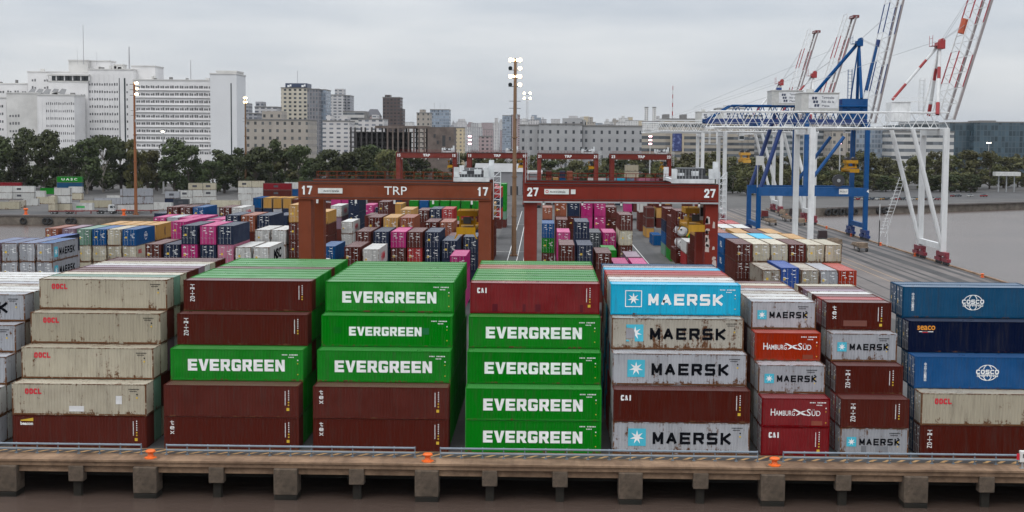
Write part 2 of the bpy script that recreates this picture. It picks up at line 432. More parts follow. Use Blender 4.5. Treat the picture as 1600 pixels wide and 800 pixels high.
# ------------------------------------------------------------------ shipping container meshes (x long, door end at -x, origin bottom centre)
HC, ST, CW = 2.896, 2.591, 2.438
L40, L20 = 12.192, 6.058
CM = {}
def corr(mb, x0, x1, z0, z1, yo, sgn, pitch=.278, depth=.036):
    n = max(1, round((x1-x0)/pitch)); p = (x1-x0)/n; prof = []
    for i in range(n):
        b = x0+i*p
        prof += [(b, 0), (b+p*.27, 0), (b+p*.5, depth), (b+p*.77, depth)]
    prof.append((x1, 0))
    i0 = len(mb.v)
    for (x, d) in prof:
        y = yo - sgn*d
        mb.v += [(x, y, z0), (x, y, z1)]
    for k in range(len(prof)-1):
        a = i0+2*k
        mb.f.append((a, a+2, a+3, a+1) if sgn < 0 else (a+2, a, a+1, a+3)); mb.m.append(0)
def container_parts(Lg, H):
    key = (Lg, H)
    if key in CM: return CM[key]
    hx, hy = Lg/2, CW/2
    body = MB()
    corr(body, -hx+.12, hx-.12, .15, H-.07, -hy+.012, -1)
    corr(body, -hx+.12, hx-.12, .15, H-.07, hy-.012, 1)
    # closed front end (+x): corrugated across
    e = MB(); corr(e, -hy+.1, hy-.1, .15, H-.1, 0, -1, .25, .045)
    i = len(body.v)
    body.v += [(hx-.012+y, x, z) for (x, y, z) in [(v[0], -v[1], v[2]) for v in e.v]]
    body.f += [tuple(i+k for k in f) for f in e.f]; body.m += [0]*len(e.f)
    body.quad([(-hx+.1, -hy+.05, .12), (-hx+.1, hy-.05, .12), (hx-.06, hy-.05, .12), (hx-.06, -hy+.05, .12)])
    roof = MB()
    n = round((Lg-.3)/.21); p = (Lg-.3)/n; x = -hx+.15; zt = H-.03; ys = hy-.06
    prof = []
    for k in range(n): prof += [(x+k*p, zt-.02), (x+k*p+p*.3, zt-.02), (x+k*p+p*.5, zt), (x+k*p+p*.8, zt)]
    prof = [(-hx+.06, zt-.02)] + prof + [(x+n*p, zt-.02), (hx-.06, zt-.02)]
    i = len(roof.v)
    for (xx, z) in prof: roof.v += [(xx, -ys, z), (xx, ys, z)]
    for k in range(len(prof)-1):
        q = i+2*k; roof.f.append((q, q+2, q+3, q+1)); roof.m.append(0)
    fr = MB()
    for sx in (-1, 1):
        for s in (-1, 1):
            xa, xb = (hx-.13, hx) if sx > 0 else (-hx, -hx+.13)
            ya, yb = (hy-.11, hy) if s > 0 else (-hy, -hy+.11)
            fr.box(xa+.004, xb-.004, ya+.004, yb-.004, .118, H-.118)
            xc, xd = (hx-.178, hx) if sx > 0 else (-hx, -hx+.178)
            yc, yd = (hy-.162, hy) if s > 0 else (-hy, -hy+.162)
            fr.box(xc, xd, yc, yd, 0, .118); fr.box(xc, xd, yc, yd, H-.118, H)
    for s in (-1, 1):
        ya, yb = (hy-.06, hy-.006) if s > 0 else (-hy+.006, -hy+.06)
        fr.box(-hx+.178, hx-.178, ya, yb, H-.08, H-.012)
        fr.box(-hx+.178, hx-.178, ya, yb, .02, .17)
    for s in (-1, 1):
        xa, xb = (hx-.1, hx-.006) if s > 0 else (-hx+.006, -hx+.1)
        fr.box(xa, xb, -hy+.162, hy-.162, H-.11, H-.008); fr.box(xa, xb, -hy+.162, hy-.162, .02, .14)
    doors = []
    for seed in (1, 2, 3):
        rg = random.Random(seed*7+int(Lg)); pair = []
        for s in (-1, 1):
            d = MB(); y0, y1 = (-hy+.115, -.012) if s < 0 else (.012, hy-.115)
            xf = -hx+.035; z0, z1 = .15, H-.12
            d.box(xf, xf+.06, y0, y1, z0, z1)
            for k in range(4):   # pressed horizontal ribs
                zc = z0+(z1-z0)*(k+.5)/4
                d.box(xf-.012, xf, y0+.08, y1-.08, zc-.2, zc+.2)
            for k in range(rg.randint(2, 4)):
                zc = z0+(z1-z0)*rg.uniform(.45, .92); yw = rg.uniform(.15, .5); ya = rg.uniform(y0+.1, y1-.1-yw)
                d.quad([(xf-.016, ya+yw, zc), (xf-.016, ya, zc), (xf-.016, ya, zc+.1), (xf-.016, ya+yw, zc+.1)], 1)
            if rg.random() < .4:
                ya = rg.uniform(y0+.15, y1-.5); zc = z0+(z1-z0)*rg.uniform(.25, .7)
                d.quad([(xf-.017, ya+.32, zc), (xf-.017, ya, zc), (xf-.017, ya, zc+.32), (xf-.017, ya+.32, zc+.32)], 2)
            bars = []
            for f in (.28, .74):
                b = MB(); yb = y0+(y1-y0)*f
                b.bar((xf-.045, yb, z0-.02), (xf-.045, yb, z1+.02), .022, 6)
                for zc in (z0+.1, z0+.75, z1-.75, z1-.1): b.box(xf-.05, xf-.012, yb-.05, yb+.05, zc-.04, zc+.04)
                b.box(xf-.06, xf-.04, yb, yb+.3, z0+.85, z0+.89)
                bars.append(b.mesh('locking_bar'))
            pair.append((d.mesh('door'), bars))
        doors.append(pair)
    me_body, me_roof, me_fr = body.mesh('body'), roof.mesh('roof'), fr.mesh('frame')
    for me in (me_body, me_roof, me_fr): me.materials.append(WHITE)
    for pair in doors:
        for dm, bars in pair:
            for m in (WHITE, WHITE, YELLOWL): dm.materials.append(m)
            for b in bars: b.materials.append(STEEL)
    CM[key] = (me_body, me_roof, me_fr, doors)
    return CM[key]
def container_single(Lg, H):
    key = ('one', Lg, H)
    if key in CM: return CM[key]
    b, r, f, doors = container_parts(Lg, H)
    mb = MB()
    for src, mi in ((b, 0), (r, 0), (f, 1), (doors[0][0][0], 0), (doors[0][1][0], 0)):
        i = len(mb.v); mb.v += [tuple(v.co) for v in src.vertices]
        for p in src.polygons:
            mb.f.append(tuple(i+k for k in p.vertices)); mb.m.append(mi)
    me = mb.mesh('shipping_container'); me.materials.append(WHITE); me.materials.append(WHITE)
    CM[key] = me
    return me
rnd = random.Random(11)
def _idx(t):
    out = set()
    for w in t.split():
        a, _, b = w.partition('-'); out.update(range(int(a), int(b or a)+1))
    return out
STUFF_IDX = _idx('54 73 75 77 89 147 151 155-156 162-163 167 171 175 179 193-194 198-199 204 206 210 212 215 223 227 229-233 235 237 239 242 245-246 248-249 251-252 254-264 267-271 276 279 283 287 291 298 301 305 313-314 319 323 325 328 336 343 346 357-358 360-362 365-366 369 372-373 375 377 380-382 385 387-389 391-392 395 397 399 402 405 410 412 422 425-426 430 435 439 443 447 449 452 455 459 474-475 477 480 483 486 505 507 509 511-518 521 525-527 529-530 541-542 544 550 552-554 556-557 559 565 567-569 571-573 576-577 579-580 584-585 588-589 591-592 594 597 600 606 610 613 619 622 625 629 634 637 640 643-646 649 652 655-658 661 664 667 670 673-678 683 685-687 689-691 693-694 696-698 703-723 726-730 736-738 740 742 746-747 751-752 754 758-759 763 765-766 768 771 773-774 776-778 780-781 784 787-812 814-824 827-829 831-843')
SKIP_IDX = _idx('71 148-149 152-153 158-160 164 168 172 176-177 180 182-184 186-188 190-192 195 201-202 205 207-208 211 213-214 216-217 219-221 224-225 228 234 236 238 240-241 243-244 247 250 253 265-266 272-274 277 280 284 288 292 294-296 299-300 302-303 306-307 309-311 315 320-321 324 326-327 329-330 332-334 337-338 340-342 344-345 347-354 367 370-371 374 376 378 383 386 390 393-394 396 398 400-401 403-404 406-407 413 416 419 423 427-429 431-432 436 440 444 448 450-451 453-454 456-457 460-464 466-467 469-470 472-473 476 478-479 481-482 484-485 487-488 490-491 493-494 496-497 499-500 502-503 519 522-523 532-533 535-536 538-539 543 545-546 560-561 581 595 598 601 603-604 607 611 614 616-617 620 623 626 630 632-633 635-636 638-639 641-642 647-648 650-651 653-654 659-660 662-663 665-666 668-669 671-672 679-682 684 724-725 731 757 813 826 830')      # nothing of these shows
CI = [0]; SB = {}
def stuff_container(ck, Lg, H, loc, rz):
    b, r, f, doors = container_parts(Lg, H)
    mb = SB.setdefault('mb', MB()); ms = SB.setdefault('mats', [])
    c, s_ = math.cos(rz), math.sin(rz)
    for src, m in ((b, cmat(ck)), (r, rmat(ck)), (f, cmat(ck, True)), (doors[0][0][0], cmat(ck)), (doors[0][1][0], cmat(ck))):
        if m not in ms: ms.append(m)
        mi = ms.index(m); i = len(mb.v)
        mb.v += [(loc[0]+v.co.x*c-v.co.y*s_, loc[1]+v.co.x*s_+v.co.y*c, loc[2]+v.co.z) for v in src.vertices]
        for p in src.polygons: mb.f.append(tuple(i+k for k in p.vertices)); mb.m.append(mi)
def container(ck, Lg, H, loc, rz, label, group, detail=2, roofc=None, cat='container'):
    """detail 2: with door leaves and locking bars, 1: body, roof, frame and door leaves, 0: one mesh"""
    idx = CI[0]; CI[0] += 1
    if idx in SKIP_IDX or idx in STUFF_IDX:
        if idx in STUFF_IDX: stuff_container(ck, Lg, H, loc, rz)
        return None
    if detail == 0:
        o = inst('shipping_container', container_single(Lg, H), None, [cmat(ck), paint('seam grey', (.13, .125, .12), .5)], loc, (0, 0, rz)); o['idx'] = idx
        return tag(o, label, cat, group)
    b, r, f, doors = container_parts(Lg, H)
    t = thing('shipping_container', label, cat, loc, rz, group); t['idx'] = idx
    m = cmat(ck); mf = cmat(ck, True)
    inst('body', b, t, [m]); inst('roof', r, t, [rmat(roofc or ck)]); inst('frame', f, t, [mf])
    for dm, bars in doors[rnd.randrange(3)]:
        d = inst('door', dm, t, [m])
        if detail > 1:
            for bm_ in bars: inst('locking_bar', bm_, d, [])
    return t
def on_side(t, me, x, z, Lg, mats=None, side=-1, off=.006, name='lettering'):
    """put a flat mesh on the long side; x from the side's left edge as seen"""
    hy = CW/2
    if side < 0: return inst(name, me, t, mats or [], (-Lg/2+x, -hy-off+.01, z))
    return inst(name, me, t, mats or [], (Lg/2-x, hy+off-.01, z), (0, 0, math.pi))

# ------------------------------------------------------------------ setting: ground, quay, water
def ground_mat(name, c1, c2, rough=.8, scale=.06, stain=.5, spec=.3):
    m = bpy.data.materials.new(name); t, p = nodes(m)
    tcn = nd(t, 'ShaderNodeTexCoord')
    n1 = nd(t, 'ShaderNodeTexNoise', {'Vector': tcn.outputs['Object'], 'Scale': scale, 'Detail': 8, 'Roughness': .65})
    mpn = nd(t, 'ShaderNodeMapping', {'Vector': tcn.outputs['Object'], 'Scale': (.9, .05, 1)})
    n2 = nd(t, 'ShaderNodeTexNoise', {'Vector': mpn.outputs[0], 'Scale': 1.0, 'Detail': 6, 'Roughness': .7})
    n3 = nd(t, 'ShaderNodeTexNoise', {'Vector': tcn.outputs['Object'], 'Scale': 2.2, 'Detail': 6, 'Roughness': .7})
    base = ramp(t, n1.outputs['Fac'], .35, .65, rgb(c1), rgb(c2)).outputs[0]
    f = nd(t, 'ShaderNodeMath', {0: ramp(t, n2.outputs['Fac'], .5, .72).outputs[0], 1: stain}, operation='MULTIPLY')
    c = mixc(t, f.outputs[0], base, rgb(tuple(x*.5 for x in c1)))
    f3 = nd(t, 'ShaderNodeMath', {0: ramp(t, n3.outputs['Fac'], .4, .75).outputs[0], 1: .35}, operation='MULTIPLY')
    c = mixc(t, f3.outputs[0], c, rgb(tuple(x*.62 for x in c1)))
    t.links.new(c, p.inputs['Base Color'])
    p.inputs['Roughness'].default_value = rough; p.inputs['Specular IOR Level'].default_value = spec
    MATS[name] = m
    return m
CONCRETE = ground_mat('quay concrete', (.13, .080, .05), (.33, .215, .135), .85, .25, .6)
YARD = ground_mat('yard paving', (.062, .060, .058), (.105, .100, .096), .8, .05, .45)
ASPH = ground_mat('asphalt', (.042, .041, .042), (.075, .073, .073), .75, .08, .4)
APRON = ground_mat('apron concrete', (.115, .103, .098), (.175, .155, .145), .75, .06, .5)
PIERC = ground_mat('pier concrete', (.055, .042, .031), (.15, .112, .082), .9, .45, .75)
LINE = plain('road paint', (.55, .55, .53), .6, var=.25)
HATCH = plain('hatch paint', (.40, .24, .10), .6, var=.35, scale=2.5)
STONE = ground_mat('old quay wall', (.10, .085, .07), (.20, .17, .14), .9, .3, .6)
DARKC = ground_mat('wet and shaded concrete', (.009, .008, .006), (.022, .018, .013), .8, .3, .5)  # near-black: shade under the deck put into the colour, plus the wet waterline
ZW = -3.3
def struct(o): return tag(o, kind='structure')

# land: one pier between two basins, joined to the land behind, reaching the horizon
out = [(-108, 135.02), (93.2, 135.02), (93.2, 592), (121, 607), (240, 692), (9000, 760), (9000, 12000), (-9000, 12000), (-9000, 499), (-108, 499)]
g = MB(); nn = len(out)
g.quad([(x, y, 0) for x, y in out])
for i in range(nn):
    (xa, ya), (xb, yb) = out[i], out[(i+1) % nn]
    g.quad([(xb, yb, 0), (xa, ya, 0), (xa, ya, -7), (xb, yb, -7)], 1)
struct(g.build('ground', [YARD, STONE]))
w = MB(); w.quad([(-9000, -400, ZW), (9000, -400, ZW), (9000, 800, ZW), (-9000, 800, ZW)])
wm = bpy.data.materials.new('river water'); t, p = nodes(wm)
tcn = nd(t, 'ShaderNodeTexCoord')
mpn = nd(t, 'ShaderNodeMapping', {'Vector': tcn.outputs['Object'], 'Scale': (.35, .6, 1)})
n1 = nd(t, 'ShaderNodeTexNoise', {'Vector': mpn.outputs[0], 'Scale': 1.1, 'Detail': 7, 'Roughness': .62})
n2 = nd(t, 'ShaderNodeTexNoise', {'Vector': tcn.outputs['Object'], 'Scale': .02, 'Detail': 4})
t.links.new(ramp(t, n2.outputs['Fac'], .35, .7, (.056, .038, .030, 1), (.088, .064, .053, 1)).outputs[0], p.inputs['Base Color'])
sy_ = nd(t, 'ShaderNodeSeparateXYZ', {0: tcn.outputs['Object']})     # sheltered under the quay, wind ripples in the open basins
wr = nd(t, 'ShaderNodeMapRange', {0: sy_.outputs[1], 1: 125., 2: 200., 3: .22, 4: .36})
bp = nd(t, 'ShaderNodeBump', {'Distance': .38, 'Height': n1.outputs['Fac'], 'Strength': wr.outputs[0]})
t.links.new(bp.outputs[0], p.inputs['Normal'])
p.inputs['Roughness'].default_value = .26; p.inputs['IOR'].default_value = 1.33
struct(w.build('water', wm))

# front quay deck on piers
q = MB()
q.box(-60, 60, 121.0, 135, -.55, 0)            # deck slab
q.box(-60, 60, 120.85, 121.25, -.16, .012)     # worn nosing
q.box(-60, 60, 121.3, 121.9, -1.15, -.551)     # edge beam
struct(q.build('quay_deck', CONCRETE))
q = MB(); q.box(-60, 60, 134.2, 134.9, -6, -.56)  # added dark backing that blocks light and stands for the shade below the deck
struct(q.build('under_deck_shade_wall', DARKC))
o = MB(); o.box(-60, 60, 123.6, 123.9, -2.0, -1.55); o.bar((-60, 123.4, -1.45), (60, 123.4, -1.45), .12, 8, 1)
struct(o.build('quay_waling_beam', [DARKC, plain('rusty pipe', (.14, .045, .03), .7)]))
big = [10, 228, 447, 667, 985, 1207, 1430]; small = [119, 338, 557, 765, 875, 1095, 1318, 1542]
for i, bx in enumerate(big+small):
    isb = i < len(big)
    X = atY(bx, 760, 121).x
    mb = MB(); rg = random.Random(i)
    if isb:
        hw = 1.03
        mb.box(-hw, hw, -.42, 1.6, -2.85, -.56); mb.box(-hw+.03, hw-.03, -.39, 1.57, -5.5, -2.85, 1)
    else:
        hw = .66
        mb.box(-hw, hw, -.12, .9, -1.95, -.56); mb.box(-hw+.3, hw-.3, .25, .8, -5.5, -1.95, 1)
    o = mb.build('quay_pier', [PIERC, DARKC]); o.location = (X, 121.05, 0)
    bv = o.modifiers.new('bevel', 'BEVEL'); bv.width = .07; bv.segments = 2
    oi_ = sorted(big if isb else small).index(bx)
    tag(o, ('broad' if isb else 'short narrow')+' concrete pier under the quay edge, '+nth(oi_)+' such from left', 'pier', 'piers under the quay')

# painted hatching and lines on the deck
hb = MB()
x = -50.
while x < 50:
    hb.quad([(x, 123.75, .004), (x+.42, 123.75, .004), (x+1.75, 125.45, .004), (x+1.33, 125.45, .004)])
    x += 1.25
hb.box(-50, 50, 125.5, 125.62, .001, .005)
struct(hb.build('deck_hatch_markings', HATCH))
dk = MB(); dk.quad([(-60, 123.6, .002), (60, 123.6, .002), (60, 140, .002), (-60, 140, .002)])
struct(dk.build('deck_roadway', ASPH))
# bollards + guard rails
BOLX = [atz(bx, 722, 0).x for bx in (228, 668, 1206)]
ORANGE = plain('bollard paint', (.72, .13, .015), .5)
for i, X in enumerate(BOLX):
    mb = MB(); prof = [(.62, 0), (.62, .1), (.34, .16), (.26, .42), (.30, .52), (.50, .60), (.52, .70), (.40, .80), (.0, .84)]
    n = 18
    for k in range(len(prof)-1):
        for j in range(n):
            u, v = 2*math.pi*j/n, 2*math.pi*(j+1)/n
            (r0, z0), (r1, z1) = prof[k], prof[k+1]
            mb.quad([(r0*math.cos(u), r0*math.sin(u), z0), (r0*math.cos(v), r0*math.sin(v), z0), (r1*math.cos(v), r1*math.sin(v), z1), (r1*math.cos(u), r1*math.sin(u), z1)])
    t = thing('mooring_bollard', 'orange cast mooring bollard on the front quay edge, '+nth(i)+' from left', 'bollard', (X, 121.75, .012), 0, 'orange bollards on the front quay')
    mb.build('post', ORANGE, t, True)
    pb = MB(); pb.box(-.8, .8, -.45, .45, 0, .05); pb.build('base_plate', CONCRETE, t); t.scale = (.86, .86, .92)
RAILP = plain('blue grey rail paint', (.17, .21, .25), .5)
ends = [-52]+BOLX+[43.5]
for i in range(4):
    xa = ends[i]+(0 if i == 0 else 1.0); xb = ends[i+1]-(1.25 if i < 3 else 0)
    t = thing('guard_rail', 'blue grey two-pipe guard rail along the quay, '+nth(i)+' stretch from left', 'railing', (xa, 123.15, .012), 0, 'guard rails along the front quay')
    for z in (.42, .86):
        MB().bar((0, 0, z), (xb-xa, 0, z), .095, 8).build('rail', RAILP, t)
    n = max(2, round((xb-xa)/1.86)); pm = MB(); pm.box(-.05, .05, .08, .18, 0, .95); pm.box(-.14, .14, .0, .24, 0, .03); pme = pm.mesh('post'); pme.materials.append(RAILP)
    for k in range(n+1): inst('post', pme, t, [], ((xb-xa)*k/n, 0, 0))
# supply pedestal
Xp = atz(1590, 727, 0).x
t = thing('supply_pedestal', 'white supply pedestal with a red plate at the quay rail end', 'pedestal', (Xp, 121.9, .012))
mb = MB(); mb.bar((0, 0, 0), (0, 0, .55), .09, 8); mb.box(-.22, .22, -.2, .2, 0, .06); mb.build('stem', STEEL, t)
o = MB().box(-.27, .27, -.2, .2, .55, 1.55).build('cabinet', plain('cabinet white', (.66, .66, .64), .5), t)
bv = o.modifiers.new('bevel', 'BEVEL'); bv.width = .05; bv.segments = 2
MB().box(-.52, -.28, -.06, -.02, .75, 1.3).build('plate', REDL, t)
MB().box(-.04, .04, -.215, -.2, .95, 1.3).build('lock', DARKS, t)

# right apron: crane rails, asphalt strips, kerb, bollards
ap = MB(); ap.quad([(56, 135.1, .003), (93.0, 135.1, .003), (93.0, 592, .003), (56, 592, .003)])
struct(ap.build('apron', APRON))
st_ = MB()
for (xa, xb) in ((60.2, 60.9), (66.0, 66.5), (75.0, 76.6), (78.4, 79.2), (80.6, 81.6), (83.6, 86.4), (88.6, 90.0), (91.6, 92.4)):
    st_.quad([(xa, 135.2, .007), (xb, 135.2, .007), (xb, 590, .007), (xa, 590, .007)])
struct(st_.build('apron_asphalt_strips', ASPH))
rl = MB()
for X in (62.0, 93.0-1.6): rl.box(X-.06, X+.06, 136, 590, .0, .05)
struct(rl.build('crane_rails', DARKS))
ln = MB()
for X in (70.2, 72.9): ln.quad([(X, 136, .0075), (X+.16, 136, .0075), (X+.16, 590, .0075), (X, 590, .0075)])
struct(ln.build('apron_lines', HATCH))
kb = MB(); kb.box(92.6, 93.25, 135.1, 592, -.3, .28)
struct(kb.build('quay_kerb', CONCRETE))
bol2 = MB()
bol2.bar((0, 0, 0), (0, 0, .62), .24, 10); bol2.bar((0, 0, .62), (0, 0, .82), .4, 10, 0, .34); bol2.bar((0, 0, 0), (0, 0, .1), .5, 10)
bm2 = bol2.mesh('mooring_bollard', True); bm2.materials.append(ORANGE)
for i, Y in enumerate((298, 352, 388, 425, 462, 500, 538)):
    tag(inst('mooring_bollard', bm2, None, [], (92.0, Y, 0)), 'small orange bollard on the right apron kerb, '+nth(i)+' from the near end', 'bollard', 'bollards along the right apron')
# kerb cable cover clutter
# lanes between the container blocks
rd = MB()
for (xa, xb) in ((-12.6, -2.9), (23.2, 28.2), (-33.4, -31.0)):
    rd.quad([(xa, 152, .004), (xb, 152, .004), (xb, 590, .004), (xa, 590, .004)])
rd.quad([(-106, 152, .0045), (54, 152, .0045), (54, 186, .0045), (-106, 186, .0045)])
struct(rd.build('yard_road', ASPH))
ln = MB()
for X in (-8.2, -6.0, -4.4, 24.2): ln.quad([(X, 160, .009), (X+.18, 160, .009), (X+.18, 560, .009), (X, 560, .009)])
for Y in (355, 470): ln.quad([(-12, Y, .0095), (-3.2, Y, .0095), (-3.2, Y+.35, .0095), (-12, Y+.35, .0095)])
struct(ln.build('road_lines', LINE))
rd = MB(); rd.quad([(-400, 505, .004), (-109, 505, .004), (-109, 528, .004), (-400, 528, .004)])
rd.quad([(130, 700, .004), (420, 760, .004), (420, 830, .004), (100, 830, .004)])
struct(rd.build('access_road', ASPH))
# tyre fenders on the far left quay and rubble berth on the far right one
fm = MB(); n = 14
for j in range(n):
    for k in range(8):
        f = lambda a, b: ((.95+.38*math.cos(b))*math.cos(a), .38*math.sin(b)-.3, (.95+.38*math.cos(b))*math.sin(a))
        a0, a1, b0, b1_ = 2*math.pi*j/n, 2*math.pi*(j+1)/n, 2*math.pi*k/8, 2*math.pi*(k+1)/8
        fm.quad([f(a0, b0), f(a1, b0), f(a1, b1_), f(a0, b1_)])
fme = fm.mesh('tyre_fender', True); fme.materials.append(RUBBER)
for i, px_ in enumerate((37, 72, 78, 108, 115)):
    p_ = atY(px_, 348, 498.9)
    tag(inst('tyre_fender', fme, None, [], (p_.x, 498.75, -1.9)), 'black tyre fender on the far left quay wall, '+nth(i)+' from left', 'tyre', 'tyres on the far left quay wall')
for i, px_ in enumerate((1305, 1312, 1320, 1328, 1336, 1366, 1374)):
    X = 121+i*3.4+(0 if i < 5 else 9); Y = 607+(X-121)*.714-.3
    o = inst('tyre_fender', fme, None, [], (X, Y, -1.9), (0, 0, R(35)), (1.35, 1.35, 1.25))
    tag(o, 'big black tyre fender along the far right quay wall, '+nth(i)+' from left', 'tyre', 'tyres on the far right quay wall')
for i, (px_, sx) in enumerate(((40, 1), (193, 1))):
    p_ = atY(px_, 332, 500.3)
    tag(inst('mooring_bollard', bm2, None, [], (p_.x, 500.6, 0), (0, 0, 0), (2.2, 2.2, 3)), ('orange bollard on the far left quay near the photo edge', 'orange bollard on the far left quay before the light mast')[i], 'bollard')
cp = MB(); cp.box(-420, -108.1, 498.7, 499.6, -.35, .25); struct(cp.build('quay_coping', APRON))
cp = MB(); cp.beam((121, 606.6, -.05), (240, 691.6, -.05), 1.0, .6); struct(cp.build('quay_coping', APRON))

# ------------------------------------------------------------------ front block of containers
COLX = [-61.3, -47.70, -33.94, -20.46, -6.76, 6.48, 19.71, 26.74, 33.82]
D0, RW = 125.77, 2.5
GAP = .012
def stackz(i, hs): return sum(hs[:i])+GAP*i
# column: length, level height, texts bottom->top, roof colours front->back
FC = [
 (L40, ST, [('K', 'maersk40'), ('W', 'maersk40'), ('K', 'maersk40'), ('K', 'maersk40'), ('K', 'maersk40')], 'KWWIKWWWW'),
 (L40, HC, [('B', 'beacon'), ('Z', 'oocl2'), ('Z', 'oocl'), ('Z', 'oocl'), ('Z', 'oocl')], 'ZTCBBLWCBB'),
 (L40, HC, [('B', 'tex'), ('B', 'code'), ('G', 'evg'), ('B', 'triton'), ('B', 'triton')], 'BGGGGBGGGG'),
 (L40, HC, [('B', 'tex'), ('B', 'tex'), ('G', 'evg'), ('G', 'evgs'), ('G', 'evg')], 'GGGGGGGGG'),
 (L40, HC, [('G', 'evg'), ('G', 'evg'), ('G', 'evg'), ('G', 'evg'), ('A', 'cai')], 'AGGGGGOOGG'),
 (L40, HC, [('K', 'maersk40'), ('B', 'cai'), ('K', 'maersk40'), ('I', 'maersktorn'), ('S', 'maersksky')], 'SWWORRSKE'),
 (L20, ST, [('A', 'cais'), ('A', 'hsud'), ('K', 'maersk20'), ('H', 'hsud'), ('K', 'maersk20')], 'IWWIKOCB'),
 (L20, ST, [('K', 'maersk20'), ('B', 'triton'), ('B', 'triton'), ('K', 'maersk20'), ('B', 'tex')], 'BRBWLBC'),
 (L40, HC, [('B', 'triton'), ('Z', 'oocl'), ('U', 'cosco'), ('Q', 'seaco'), ('E', 'cosco')], 'EE'),
]
DESC = {'maersk40': 'dark MAERSK-like'}
TDESC = {
 'maersk40': 'with star emblem and dark capitals', 'maersk20': 'with small star and dark capitals', 'maersksky': 'with framed star emblem and white capitals',
 'maersktorn': 'with half torn star emblem', 'oocl': 'with small red capitals', 'oocl2': 'with small red capitals and white patches',
 'beacon': 'with a small yellow and white logo', 'tex': 'with white lower-case letters stacked upright', 'code': 'with only small code marks', 'evg': 'with big white block capitals',
 'evgs': 'with slightly smaller white capitals', 'triton': 'with white capitals stacked upright', 'cai': 'with three white capitals', 'cais': 'with three small white capitals',
 'hsud': 'with capitals around a swallow emblem', 'cosco': 'with a white globe emblem', 'seaco': 'with orange lower-case letters'}
LEV = ['bottom', 'second up', 'middle', 'second from top', 'top']
CN = ['cut off by the left photo edge', 'second', 'third', 'fourth', 'fifth', 'sixth', 'seventh', 'eighth', 'last']
patch = MB(); patch.quad([(-.5, 0, -.5), (.5, 0, -.5), (.5, 0, .5), (-.5, 0, .5)]); patch_me = patch.mesh('patch'); patch_me.materials.append(WHITE)
def repaint(t, x, z, w, h, m, Lg):
    o = on_side(t, patch_me, x, z, Lg, [m], off=.003, name='paint_patch'); o.scale = (w, 1, h)
